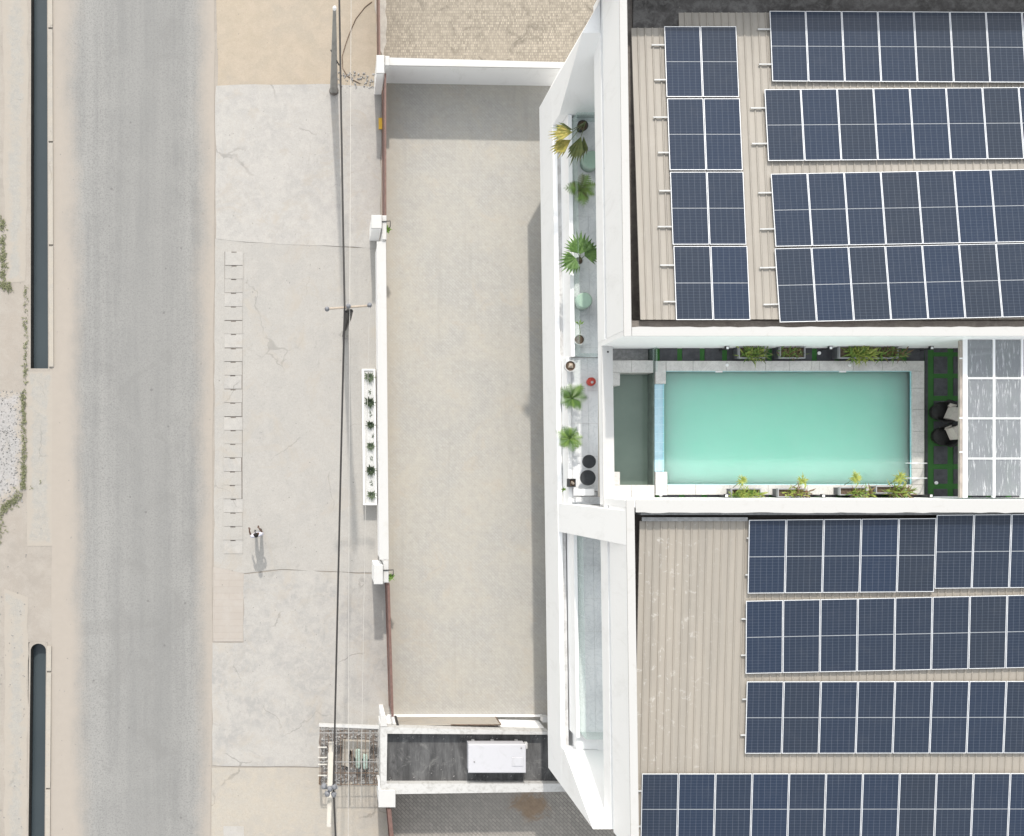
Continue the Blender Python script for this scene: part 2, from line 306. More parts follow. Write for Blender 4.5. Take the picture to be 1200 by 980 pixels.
m = NT('turf', .95); n = m.noise(40, 4, .8); m.col(m.mix(n, (.02, .075, .018), (.06, .19, .05))).bump(n, 1.0, .02)
plain('planter_box', (.075, .078, .085), .5, 0, .15, 5); plain('planter_rim', (.27, .27, .28), .5, 0, .1, 5)
plain('charcoal', (.035, .038, .042), .6, 0, .15, 5, .1); plain('black_metal', (.02, .02, .022), .45, 0, .1, 5); plain('wicker', (.014, .013, .013), .6, 0, .3, 20, .4)
plain('cushion', (.46, .42, .385), .9, 0, .08, 10, .2); plain('pot_grey', (.50, .51, .51), .7, 0, .08, 6); plain('pot_dark', (.05, .05, .05), .7, 0, .1, 6)
plain('mint', (.34, .47, .385), .55, 0, .06, 4); plain('mint_side', (.36, .44, .38), .6, 0, .06, 4); plain('red_plastic', (.42, .055, .04), .4, 0, .1, 4)
plain('gate_brown', (.15, .078, .066), .45, .2, .2, 6); plain('gate_pale', (.15, .09, .076), .5, .1, .15, 6); plain('basin_wall', (.13, .165, .145), .6, 0, .15, 4); plain('gutter_tan', (.34, .30, .265), .6, .1, .2, 3); plain('yellow_paint', (.68, .42, .05), .5, 0, .08, 5)
plain('wood_arm', (.36, .305, .25), .85, 0, .12, 12); plain('cable_black', (.035, .033, .032), .6, 0, .1, 5); plain('cable_pale', (.46, .44, .41), .6, 0, .1, 5)
plain('steel_rust', (.16, .115, .085), .8, .2, .4, 8); plain('steel_grey', (.30, .30, .30), .6, .3, .2, 8); plain('porcelain', (.16, .165, .18), .3, 0, .3, 9)
paint('pole_concrete', (.30, .295, .28), .5, (.17, .165, .16), .9, 2.5, .48); paint('pole_pale', (.45, .435, .40), .4, (.36, .34, .30), .9, 2.5, .5)
m = NT('bitumen', .75); n = m.noise(1.0, 7, .7, m.scale(m.pos, (3.0, .5, 1))); g = m.noise(22, 4, .75)
c = m.mix(m.ramp(n, .32, .7), (.045, .045, .046), (.115, .115, .116)); c = m.mix(m.math('MULTIPLY', m.ramp(m.noise(1.6, 8, .78, None, 1.2), .52, .66), .5), c, (.19, .188, .182)); c = m.mix(m.math('MULTIPLY', m.ramp(m.noise(1.1, 8, .78, None, 1.2), .54, .68), .7), c, (.022, .022, .023)); c = m.mix(m.math('MULTIPLY', m.ramp(g, .55, .8), .4), c, (.15, .15, .15)); m.col(c).bump(g, .3, .01)
plain('pale_pebbles', (.50, .50, .49), .8, 0, .12, 24, .5)
m = NT('polycarbonate', .18); X = m.sep()[0]; n = m.noise(1.0, 6, .75, m.scale(m.pos, (22, 2.2, 1))); n2 = m.noise(1.2, 5, .6)
streak = m.ramp(n, .53, .66); tr = m.n('ShaderNodeBsdfTransparent'); tr.inputs[0].default_value = (.80, .82, .85, 1); mx = m.n('ShaderNodeMixShader')
m.col(m.mix(streak, m.mix(n2, (.22, .235, .25), (.33, .345, .36)), (.50, .51, .52))); m.l(m.math('ADD', .62, m.math('MULTIPLY', streak, .3)), mx.inputs[0])
m.l(tr.outputs[0], mx.inputs[1]); m.l(m.b.outputs[0], mx.inputs[2]); m.l(mx.outputs[0], m.t.nodes['Material Output'].inputs[0]); m.bump(m.math('SINE', m.math('MULTIPLY', X, 120.0)), .3, .01)
glassy('rail_glass', (.72, .84, .81), .10); glassy('window_glass', (.03, .04, .05), .9)
def leafmat(name, a, b, tr=.25):
    m = NT(name, .5); n = m.noise(9, 5, .7); oi = m.n('ShaderNodeObjectInfo'); m.col(m.mix(m.ramp(n, .3, .7), a, b))
    m.b.inputs['Transmission Weight'].default_value = 0; m.b.inputs['Specular IOR Level'].default_value = .35; return m.m
leafmat('leaf_green', (.045, .10, .022), (.10, .185, .045)); leafmat('leaf_fresh', (.09, .17, .03), (.17, .27, .06)); leafmat('leaf_yellow', (.16, .17, .03), (.36, .29, .075))
leafmat('leaf_olive', (.06, .095, .03), (.14, .15, .05)); leafmat('leaf_lime', (.17, .24, .04), (.34, .36, .09)); leafmat('leaf_grey', (.12, .16, .10), (.21, .25, .17)); leafmat('leaf_dark', (.05, .075, .045), (.10, .13, .08))
leafmat('leaf_brown', (.10, .06, .03), (.20, .13, .07)); leafmat('weed', (.12, .13, .065), (.20, .205, .115))
plain('skin', (.075, .042, .028), .55, 0, .08, 9); plain('hair', (.010, .009, .009), .8, 0, .2, 30); plain('shirt', (.42, .42, .47), .85, 0, .05, 8); plain('trousers', (.20, .20, .21), .85, 0, .1, 8); plain('shoe', (.03, .03, .03), .6)
plain('pale_stone', (.29, .283, .277), .9, 0, .15, 8); plain('grey_stone', (.20, .195, .19), .9, 0, .2, 8)
G = MATS


# ------------------------------------------------------------------ ground
def jitter_poly(pts, amp, step=.6):
    out = []
    for a, b in zip(pts, pts[1:] + pts[:1]):
        a = Vector(a); b = Vector(b); n = max(1, int((b - a).length / step))
        nrm = Vector((-(b - a).y, (b - a).x)).normalized() if (b - a).length else Vector((0, 0))
        for i in range(n):
            out.append(a.lerp(b, i / n) + nrm * (random.uniform(-amp, amp) if i else 0))
    return out
def sheet(name, px, z, mat, amp=.03, kind='structure', step=.6, feather=0.0):
    pts = [W(x, y, 0).to_2d() for x, y in px]; pts = jitter_poly(pts, amp, step)
    a = sum(p.x * q.y - q.x * p.y for p, q in zip(pts, pts[1:] + pts[:1]))
    if a < 0: pts.reverse()
    if not feather: return MB().add([(p.x, p.y, z) for p in pts], [tuple(range(len(pts)))]).build(name, G[mat], kind=kind)
    n = len(pts); inn = []
    for k in range(n):
        e = (pts[(k + 2) % n] - pts[k - 2]).normalized(); inn.append(pts[k] + Vector((-e.y, e.x)) * feather)
    o = MB().add([(p.x, p.y, z) for p in pts] + [(p.x, p.y, z) for p in inn], [(k, (k + 1) % n, n + (k + 1) % n, n + k) for k in range(n)] + [tuple(range(n, 2 * n))]).build(name, G[mat], kind=kind)
    at = o.data.attributes.new('worn_edge', 'FLOAT', 'POINT'); at.data.foreach_set('value', [0.0] * n + [1.0] * n); return o

# one ground sheet with the two open channels cut out of it
C1 = [W(34.5, -400), W(56.5, 433)]; C2 = [W(33, 753), W(55.5, 1500)]
xs = [-900, C1[0].x, C2[0].x, C2[1].x, C1[1].x, 900]; xs = sorted(xs); ys = [-900, C2[1].y, C2[0].y, C1[1].y, C1[0].y, 900]; ys = sorted(ys)
mb = MB(); vi = {}
for i, x in enumerate(xs):
    for j, y in enumerate(ys): vi[i, j] = len(mb.v); mb.v.append((x, y, 0))
for i in range(5):
    for j in range(5):
        cx = (xs[i] + xs[i + 1]) / 2; cy = (ys[j] + ys[j + 1]) / 2
        if C1[0].x < cx < C1[1].x and C1[1].y < cy < C1[0].y: continue
        if C2[0].x < cx < C2[1].x and C2[1].y < cy < C2[0].y: continue
        mb.f.append((vi[i, j], vi[i + 1, j], vi[i + 1, j + 1], vi[i, j + 1]))
mb.build('ground', G['sand'], kind='structure')

def channel(nm, lab, outer, water_z, joints, x_l, x_r, rounded):
    """open roadside channel: lining, kerb slabs along the road side"""
    ys_ = [p for p in outer]
    root = empty('drainage_channel', W(45, (max(-120, outer[0]) + min(1100, outer[1])) / 2, -1.0), lab, 'drain', 'open channels beside the road')
    ya, yb = outer; n = 24
    def xl(y): return x_l[0] + (x_l[1] - x_l[0]) * (y - ya) / (yb - ya)
    def xr(y): return x_r[0] + (x_r[1] - x_r[0]) * (y - ya) / (yb - ya)
    # lining walls as one U-shaped solid: left wall, end wall, right wall
    L = [W(xl(y), y).to_2d() for y in (ya, yb)]; Rr = [W(xr(y), y).to_2d() for y in (ya, yb)]
    zt = .0135
    t = .07
    if rounded:
        cx = (L[0].x + Rr[0].x) / 2; r = (Rr[0].x - L[0].x) / 2; cy = L[0].y - r * .93
        arc = [(cx - r * math.cos(a), cy + r * .9 * math.sin(a)) for a in [math.pi * k / 10 for k in range(11)]]
        arc_o = [(cx - (r + t) * max(-1, min(1, math.cos(a) * 1.42)), cy + (r * .9 + t) * min(1, math.sin(a) * 1.42)) for a in [math.pi * k / 10 for k in range(11)]]
        inner = [(L[1].x, L[1].y)] + arc + [(Rr[1].x, Rr[1].y)]; outr = [(L[1].x - t, L[1].y)] + arc_o + [(Rr[1].x + t, Rr[1].y)]
    else:
        inner = [(L[0].x, L[0].y), (L[1].x, L[1].y), (Rr[1].x, Rr[1].y), (Rr[0].x, Rr[0].y)]
        outr = [(L[0].x - t, L[0].y), (L[1].x - t, L[1].y - .12), (Rr[1].x + t, Rr[1].y - .12), (Rr[0].x + t, Rr[0].y)]
    m_ = len(inner); b = rel(root); v = [(x, y, z) for z in (-1.0, zt) for Q in (outr, inner) for x, y in Q]; fs = []
    for k in range(m_ - 1):
        fs += [(2*m_ + k, 2*m_ + k + 1, 3*m_ + k + 1, 3*m_ + k), (k, k + 1, 2*m_ + k + 1, 2*m_ + k), (m_ + k, 3*m_ + k, 3*m_ + k + 1, m_ + k + 1)]
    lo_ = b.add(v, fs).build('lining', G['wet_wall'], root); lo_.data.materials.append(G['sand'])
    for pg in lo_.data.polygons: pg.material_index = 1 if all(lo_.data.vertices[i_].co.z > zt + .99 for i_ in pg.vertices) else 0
    xa = [x for x, y in inner]; ya_ = [y for x, y in inner]
    MB().add([(min(xa) - .1, min(ya_) - .05, water_z), (max(xa) + .1, min(ya_) - .05, water_z), (max(xa) + .1, max(ya_) + .05, water_z), (min(xa) - .1, max(ya_) + .05, water_z)], [(0, 1, 2, 3)]).build('channel_water', G['canal_water_surface'], kind='structure')
    for y0, y1 in zip(joints, joints[1:]):      # kerb slabs with open joints
        g = 1.1
        q = [W(xr(y0) + 1.4, y0 + g), W(xr(y0) + 6.6, y0 + g), W(xr(y1) + 6.6, y1 - g), W(xr(y1) + 1.4, y1 - g)]
        rel(root).ext([(p.x, p.y) for p in q], -.1, .075 + random.uniform(-.01, .01)).build('kerb_slab', G['concrete_tan'], root)
    return root
channel('a', 'open dark water channel with square end beside the road', (-90, 432), -.45, [-90, 34, 167, 288, 431], (36.6, 36), (55, 56.5), False)
channel('b', 'open dark water channel with rounded end beside the road', (754, 1090), -.45, [756, 787, 924, 1090], (36, 32), (54, 51.5), True)

sheet('sidewalk', [(3, -100), (33, -100), (32, 240), (29, 330), (6, 332)], .006, 'concrete_left', .05, feather=.42)
sheet('sidewalk', [(5, 690), (33, 700), (32, 1100), (5, 1100)], .006, 'concrete_left', .06, feather=.42)
sheet('rubble_patch', [(-60, 458), (25, 460), (28, 540), (27, 572), (8, 584), (-60, 610)], .007, 'rubble_bed', .05, feather=.45)
sheet('road', [(62.5, -150), (252, -150), (251, 300), (249, 640), (247, 1130), (60, 1130)], .012, 'asphalt', .03, step=1.2)
sheet('channel_cover', [(31, 433), (62, 433), (62, 640), (32, 640)], .010, 'concrete_left', .03, feather=.35)
sheet('forecourt_sand', [(252, -150), (447, -150), (446, 104), (255, 101)], .010, 'clay_sand', .04)
sheet('pavement', [(253, 101), (300, 99), (392, 99), (446, 103), (446, 291), (380, 288), (290, 284), (253, 280)], .024, 'concrete_pale', .035)
sheet('pavement', [(252, 280), (290, 284.5), (380, 288.5), (446, 291.5), (452, 672), (330, 667), (286, 672), (251, 664)], .019, 'concrete_mid', .03)
sheet('brick_strip', [(250, 664), (286, 670), (285, 752), (250, 752)], .015, 'pink_brick', .02)
sheet('pavement', [(286, 673), (330, 668), (452, 673), (458, 842), (452, 900), (249, 897), (249, 753), (285.5, 753)], .022, 'concrete_stained', .03)
sheet('pavement', [(248, 899.5), (360, 899.5), (452, 902), (462, 1130), (247, 1130)], .018, 'concrete_tan', .02)
sheet('courtyard', [(450, 96), (700, 98), (700, 862), (456, 862)], .021, 'courtyard_pavers', .0)
sheet('neighbour_yard', [(447, -150), (760, -150), (760, 96), (447, 96)], .026, 'tan_pavers', .03)
sheet('rear_yard', [(458, 862.5), (800, 862.5), (800, 1130), (462, 1130)], .023, 'herringbone', .0)

def blob(cx, cy, rx, ry, n=22, amp=.22):
    return [(cx + rx * (1 + random.uniform(-amp, amp)) * math.cos(2 * math.pi * k / n), cy + ry * (1 + random.uniform(-amp, amp)) * math.sin(2 * math.pi * k / n)) for k in range(n)]
sheet('fence_strip', [(438, -40), (452, -40), (453, 50), (449, 66), (442, 50)], .031, 'old_concrete', .06, step=.3)  # concrete-toned strip on the ground along the yard fence

# drain along the forecourt: 22 cover slabs with lifting slots
dr = empty('covered_drain', W(274, 472, 0), 'long row of rectangular concrete drain covers with lifting slots in the pavement', 'drain')
y0 = 295.0; N = 22; step = (649 - 295) / N
sb = {}
for i in range(N):
    ya, yb = y0 + i * step, y0 + (i + 1) * step; xa = 263.6 - i * .09 + random.uniform(-.3, .3); xb = xa + 21 + random.uniform(-.4, .4) + (1.5 if i > 17 else 0)
    gap = random.choice([.15, .25, .3, .55]) if i not in (5, 7, 12) else .9
    q = [W(xa, ya + gap), W(xb, ya + gap), W(xb, yb - .12), W(xa, yb - .12)]
    zt = .04 + random.uniform(-.006, .008); c = (q[0] + q[2]) / 2
    # slab with a notch for lifting in its upper edge: ring of points
    nw, nd = .11, .045; yt = q[0].y; yb_ = q[2].y; x0_, x1_ = q[0].x, q[1].x; cx = (x0_ + x1_) / 2
    poly = [(x0_, yb_), (x1_, yb_), (x1_, yt), (cx + nw, yt), (cx + nw, yt - nd), (cx - nw, yt - nd), (cx - nw, yt), (x0_, yt)]
    rel(dr).ext(poly, -.05, zt).build('cover_slab', G['concrete_mid' if i % 3 else 'concrete_pale'], dr)
q = [W(263.2, 295.2), W(284.2, 648.5)]
rel(dr).box(q[0].x, q[1].x, q[1].y, q[0].y, -.3, .0195).build('channel_bed', G['gutter'], dr)
q = [W(262, 968), W(286, 1010)]
MB(W(274, 985)).box(q[0].x, q[1].x, q[1].y, q[0].y, -.1, .035).build('drain_cover', G['concrete_pale'], label='single pale square drain cover sunk in the tan pavement', cat='drain cover')

# ------------------------------------------------------------------ the white building
X00, Y00, SK = 8.254, 14.34, .01357
def X0(y): return X00 + (Y00 - y) * SK            # front plane of the building, slightly turned to the road
def FB(d, y): return (X0(y) + d, y)
ZF, ZS, ZU, ZL, ZP = 3.6, 6.1, 7.35, 10.1, 13.45  # underside of overhang, spandrel, upstand, lip of upper beam, parapet
ZD = 9.9                                          # pool deck
YN, YS = 14.34, -11.83                            # ends of the front
bld = empty('white_building', (X0(0), 0, 0), 'white flat-fronted building with recessed balconies around a roof pool', 'building')
def bpart(name, mat, xy, z0, z1, parent=None):
    b = rel(bld); b.ext([tuple(p) for p in xy], z0, z1); return b.build(name, G[mat], parent or bld)
def strip(d0, d1, ya, yb): return [FB(d0, ya), FB(d1, ya), FB(d1, yb), FB(d0, yb)]
XE = 33.0
# body
YM0, YM1 = -1.28, -2.33
YPN, YPS = 4.10, -.955                             # faces of the two wings towards the pool
bpart('wall', 'white_wall', [FB(1.25, 15.6), (XE, 15.6), (XE, YPN + .17), FB(1.25, YPN + .17)], 0, 6.65)
bpart('wall', 'white_wall', [FB(1.66, 15.6), (XE, 15.6), (XE, YPN + .17), FB(1.66, YPN + .17)], 6.65, 11.6)
bpart('ceiling_slab', 'white_wall', [FB(.81, 15.6), FB(1.65, 15.6), FB(1.65, YPN + .17), FB(.81, YPN + .17)], 10.2, 11.6)
bpart('wall', 'white_wall', [FB(1.25, YPS - .23), (XE, YPS - .23), (XE, -11.8), FB(1.25, -11.8)], 0, 6.65)
bpart('wall', 'white_wall', [FB(1.66, YPS - .23), (XE, YPS - .23), (XE, -11.8), FB(1.66, -11.8)], 6.65, 12.0)
bpart('ceiling_slab', 'white_wall', [FB(.81, YM1 - .02), FB(1.65, YM1 - .02), FB(1.65, -11.8), FB(.81, -11.8)], 10.2, 12.0)
bpart('wall', 'white_wall', [FB(1.6, YPN + .16), (XE, YPN + .16), (XE, YPS - .22), FB(1.6, YPS - .22)], 0, 8.2)
# overhanging first floor: floor slab, spandrel, ledge, upstand
bpart('soffit_slab', 'white_wall', strip(.02, 1.24, YN - .02, YS + .02), ZF + .01, ZF + .3)
bpart('spandrel', 'white_paint', strip(0, .16, YN, YS), ZF, ZS)
# facade upstands behind the ledge groove
YM0, YM1 = -1.28, -2.33                            # mid pier
Y_NW, Y_SW = 12.84, -10.34                          # inner faces of the wing walls
Y_SPLIT = (NY - 419) * (CH - 7.0) / F              # end of the glass-railed balcony
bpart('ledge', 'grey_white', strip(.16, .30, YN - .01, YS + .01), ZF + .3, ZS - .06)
bpart('upstand', 'white_paint', strip(.30, .44, Y_NW, Y_SPLIT), ZS - .3, ZU)
bpart('upstand', 'white_paint', strip(.22, .36, Y_SPLIT - .004, YM0), ZS - .3, 6.98)
bpart('upstand', 'white_paint', strip(.34, .46, YM1, -9.75), ZS - .3, 7.2)
# wing walls and the mid pier
def ramp_block(d0, d1, y_out, y_in, z_out, z_in, zb):      # end of the front: one broad face sloping down to the balcony
    a0, a1, b0, b1 = FB(d0, y_out), FB(d1, y_out), FB(d1, y_in), FB(d0, y_in); q = [a0, a1, b0, b1]; zz = [z_out, z_out, z_in, z_in]
    lo = [(x, y, zb) for x, y in q]; hi = [(x, y, z) for (x, y), z in zip(q, zz)]
    if y_out > y_in: lo.reverse(); hi.reverse()
    rel(bld).prism(lo, hi).build('end_block', G['white_paint'], bld)
ramp_block(.002, 1.64, YN - .002, 12.85, 11.02, 7.32, ZS - .12)
bpart('end_block', 'white_paint', [FB(.004, YN), (8.86, 15.44), (8.86, YN)], ZF, 11.02)
ramp_block(.002, 1.64, YS + .002, -10.35, 11.02, 6.66, ZS - .12)
# mid pier with a front that leans back towards the parapet
b_ = rel(bld); c0 = [FB(.004, YM0), FB(.995, YM0), FB(.995, YM1), FB(.004, YM1)]; c1 = [FB(.588, YM0), FB(.84, YM0), FB(.84, YM1), FB(.588, YM1)]
b_.prism([(x, y, ZS - .1) for x, y in c0][::-1], [(x, y, ZP - .06) for x, y in c1][::-1]).build('pier', G['white_paint'], bld)
# upper beam / parapet facing the road, split by a shadow groove with small downlights
def upper(ya, yb, zb=ZL):
    bpart('fascia_lip', 'white_paint', strip(.60, .80, ya, yb), zb, 11.02)
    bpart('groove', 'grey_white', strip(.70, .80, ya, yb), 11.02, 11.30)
    bpart('fascia', 'white_paint', strip(.60, .80, ya, yb), 11.30, ZP - .05)
upper(15.6, YPN + .165); upper(YPS - .225, -11.83)
for y in [Y_NW - 1.2 * k - .6 for k in range(8)]:
    p = FB(.66, y); rel(bld).lathe((p[0], p[1], 11.16), [(.03, 0), (.035, .03), (.02, .05)], 8).build('downlight', G['black_metal'], bld)
bpart('fascia_lip', 'white_paint', strip(.60, .96, YPN - .004, YM0 + .004), ZL, 10.58)
bpart('parapet_cap', 'white_cap', strip(.59, .965, YPN - .004, YM0 + .004), 10.58, 10.62)
# copings (parapet caps)
bpart('parapet_cap', 'parapet_cap', strip(.585, .815, 15.6, YPN - .02), ZP - .05, ZP)
bpart('parapet_cap', 'parapet_cap', strip(.585, .83, YPS + .012, -11.83), ZP - .05, ZP)
def rough_strip(name, mat, xa, xb, y_in, y_out, z0, z1, amp, seed):
    rnd = random.Random(seed); n = int(abs(xb - xa) / .25); a = []; 
    for k in range(n + 1): a.append((xa + (xb - xa) * k / n, y_in + rnd.uniform(-amp, amp)))
    b = [(xb, y_out), (xa, y_out)]; bb = rel(bld); bb.ext(a + b, z0, z1); return bb.build(name, G[mat], bld)
# walls facing the pool with rough mortar along the roof side
xw0 = X0(4) + .604
bpart('parapet', 'white_paint', [(xw0 + .42, YPN), (XE, YPN), (XE, YPN + .16), (xw0 + .42, YPN + .16)], ZD - .2, ZP - .06)
bpart('parapet', 'white_paint', [(xw0, YPN), (xw0 + .419, YPN), (xw0 + .419, YPN + .16), (xw0, YPN + .16)], ZL + .003, ZP - .06)
rough_strip('parapet_cap', 'parapet_cap', xw0 + .222, XE, YPN + .26, YPN - .015, ZP - .06, ZP - .003, .014, 1)
bpart('parapet', 'white_paint', [(xw0 + .50, YPS), (XE, YPS), (XE, YPS - .22), (xw0 + .50, YPS - .22)], ZD - .2, ZP - .06)
bpart('parapet', 'white_paint', [(xw0 + .08, YPS), (xw0 + .499, YPS), (xw0 + .499, YPS - .22), (xw0 + .08, YPS - .22)], ZL + .003, ZP - .06)
rough_strip('parapet_cap', 'parapet_cap', xw0 + .34, XE, YPS - .38, YPS + .015, ZP - .06, ZP - .003, .014, 2)
# far parapet of the back gutter (outside the frame, shades the first row of panels)
bpart('parapet', 'dirty_cap', [(8.12, 15.62), (XE, 15.62), (XE, 15.9), (8.12, 15.9)], 11, 13.6)
# roof slab / gutters
bpart('gutter', 'gutter', [FB(.81, 15.55), (XE, 15.55), (XE, YPN + .17), FB(.81, YPN + .17)], 11.6, 11.75)
bpart('gutter', 'gutter', [FB(.81, YPS - .23), (XE, YPS - .23), (XE, -11.8), FB(.81, -11.8)], 12.0, 12.12)
q0 = W(742, 33, 11.85); q1 = W(797, 13, 11.85)
bpart('gutter_bed', 'roof_muck', [(q0.x, 15.5), (XE, 15.5), (XE, 14.3), (q0.x, 14.0)], 11.5, 11.86)
# plastered haunch under the north roof edge
bpart('mortar_fillet', 'gutter', [(xw0 + .05, YPN + .17), (XE, YPN + .17), (XE, YPN + .55), (xw0 + .05, YPN + .55)], 11.7, 12.75)

# roof sheets with raised ribs
NP = (13.605, -.1093); SP = (13.21, .0743)
def plane_z(pl, y): return pl[0] + pl[1] * y
def RP(px, py, pl):
    t = (NY - py) / F; z = (pl[0] + pl[1] * t * CH) / (1 + pl[1] * t); return W(px, py, z)
def roof_sheet(name, mat, pl, xa, xb, ya, yb, drop):
    prof = []; x = xa; p = .235
    while x < xb: prof += [(x, 0), (x + .165, 0), (x + .185, .035), (x + .205, .035)]; x += p
    b = rel(bld); n = len(prof); seg = 6; v = []; fs = []
    for k in range(seg + 1):
        y = ya + (yb - ya) * k / seg
        for px_, h in prof: v.append((px_, y + (0 if 0 < k < seg else 0), plane_z(pl, y) - drop + h))
    for k in range(seg):
        for j in range(n - 1):
            a = k * n + j; fs.append((a, a + 1, a + n + 1, a + n) if yb > ya else (a + 1, a, a + n, a + n + 1))
    # a skirt gives the sheet its thickness at the ends
    for k, s_ in ((0, 0), (seg, seg * n)):
        m0 = len(v); v += [(v[s_ + j][0], v[s_ + j][1], v[s_ + j][2] - .05) for j in range(n)]
        for j in range(n - 1): fs.append((s_ + j, m0 + j, m0 + j + 1, s_ + j + 1) if (k == 0) == (yb > ya) else (s_ + j + 1, m0 + j + 1, m0 + j, s_ + j))
    m0 = len(v); v += [(v[k * n][0], v[k * n][1], v[k * n][2] - .06) for k in range(seg + 1)]
    for k in range(seg): fs.append((k * n, (k + 1) * n, m0 + k + 1, m0 + k))
    return b.add(v, fs).build(name, G[mat], bld)
xr0 = 9.62
xr1 = RP(796, 20, NP).x
roof_sheet('roof_sheet', 'roof_sheet', NP, xr0, xr1, RP(760, 374, NP).y, RP(760, 31, NP).y, .13)
roof_sheet('roof_sheet', 'roof_sheet', NP, xr1 + .03, XE, RP(900, 374, NP).y + .01, RP(900, 13, NP).y, .128)
roof_sheet('roof_sheet', 'roof_sheet_mottled', SP, xr0 - .02, XE, -11.85, RP(760, 611, SP).y, .13)
# pale flashing along the top of the south roof
y_ = RP(760, 609, SP).y
for (a, b_) in ((753, 877),):
    p, q = RP(a, 606.5, SP), RP(b_, 611, SP)
    rel(bld).box(p.x, q.x, q.y, p.y, plane_z(SP, y_) - .09, plane_z(SP, y_) - .055).build('flashing', G['steel_grey'], bld)
bpart('ridge_closer', 'steel_grey', [(xr0, -1.42), (XE, -1.42), (XE, -1.36), (xr0, -1.36)], 12.1, 12.99)

# balcony floors with marble tiles
def floor_tiles(ya, yb, d0, d1, z, tw, tl, nm):
    base = bpart('balcony_floor', 'old_concrete', strip(d0 - .02, d1, ya, yb), z - .3, z - .02)
    y = ya
    while y > yb + .02:
        yn = max(yb, y - tl); d = d0
        while d < d1 - .02:
            dn = min(d1, d + tw); b = rel(bld); b.ext([FB(d + .003, y - .003), FB(dn - .003, y - .003), FB(dn - .003, yn + .003), FB(d + .003, yn + .003)], z - .02, z + random.uniform(-.0015, .0015))
            b.build('tile', G['marble_floor'], base); d = dn
        y = yn
    return base
bpart('wall', 'white_wall', strip(1.4, 1.55, YPN + .16, YM0), 6.66, 8.19)
floor_tiles(Y_NW, Y_SPLIT, .45, 1.6, 7.0, .62, 1.2, 'a')
floor_tiles(Y_SPLIT - .01, YM0, .37, 2.4, 6.95, .62, 1.2, 'b')
floor_tiles(YM1, -9.62, .47, 1.6, 7.0, .62, 1.2, 'c')
bpart('ledge', 'white_paint', strip(.47, 1.6, -9.63, Y_SW), ZS - .3, 6.6)
# back walls and glazing of the balconies
for ya, yb in ((Y_NW, Y_SPLIT + .02), (YM1 - .02, -9.6)):
    n = 3
    for k in range(n):
        a = ya + (yb - ya) * k / n - .9; c = ya + (yb - ya) * (k + 1) / n + .9
        fr = bpart('window', 'black_metal', strip(1.61, 1.658, a, c), 7.05, 9.2)
        bpart('pane', 'window_glass', strip(1.595, 1.61, a - .07, c + .07), 7.12, 9.13, fr)
# glass railings: west panes in shoes, end panes
def pane(xy, z0, z1): return bpart('glass_pane', 'rail_glass', xy, z0, z1)
def rail_run(ya, yb, d, z0, z1, n):
    for k in range(n):
        a = ya + (yb - ya) * k / n; c = ya + (yb - ya) * (k + 1) / n
        pane(strip(d, d + .016, a - .01, c + .01), z0, z1)
rail_run(Y_NW - .16, Y_SPLIT, .455, 7.0, 8.05, 7); rail_run(YM1 - .03, -9.6, .475, 7.0, 8.05, 5)
pane(strip(.48, 1.58, Y_NW - .14, Y_NW - .156), 7.0, 8.05); pane(strip(.47, 1.58, Y_SPLIT + .02, Y_SPLIT + .036), 7.0, 8.05); pane(strip(.50, 1.58, -9.60, -9.616), 7.0, 8.05)
# ground floor front under the overhang
for k in range(7):
    a = 13.6 - k * 3.5; fr = bpart('shop_window', 'black_metal', strip(1.2, 1.25, a, a - 2.9), .1, 3.0); bpart('pane', 'window_glass', strip(1.185, 1.2, a - .08, a - 2.82), .2, 2.9, fr)

# ------------------------------------------------------------------ solar panels
def ordn(i): return ['first', 'second', 'third', 'fourth', 'fifth', 'sixth', 'seventh', 'eighth', 'ninth', 'tenth', 'eleventh', 'twelfth'][i]
def panel_meshes(w, h):
    t = .035; fr = MB().ring(-w/2, w/2, -h/2, h/2, -.035, .004, .017)
    me_f = bpy.data.meshes.new('frame'); me_f.from_pydata(fr.v, [], fr.f); me_f.materials.append(G['aluminium'])
    def cells(y0_, y1_):
        b = MB().box(-w/2 + .019, w/2 - .019, y0_, y1_, -.008, 0); me = bpy.data.meshes.new('cell_field'); me.from_pydata(b.v, [], b.f); me.materials.append(G['solar_cells']); return me
    b = MB().box(-w/2 + .018, w/2 - .018, -h/2 + .018, h/2 - .018, -.02, -.009); me_b = bpy.data.meshes.new('back_sheet'); me_b.from_pydata(b.v, [], b.f); me_b.materials.append(G['back_sheet'])
    return me_f, cells(-h/2 + .02, -.013), cells(.013, h/2 - .02), me_b
def rail_between(a, b, r, label):
    c = (a + b) / 2; d = (b - a).normalized(); s_ = d.cross(Vector((0, 0, 1))).normalized() * .022; u = Vector((0, 0, .022))
    mb_ = MB(c); mb_.prism([a - s_ - u, a + s_ - u, a + s_ + u, a - s_ + u], [b - s_ - u, b + s_ - u, b + s_ + u, b - s_ + u])
    mb_.build('mounting_rail', G['rail_metal'], label=label, cat='rail', group='rails carrying the solar panels')
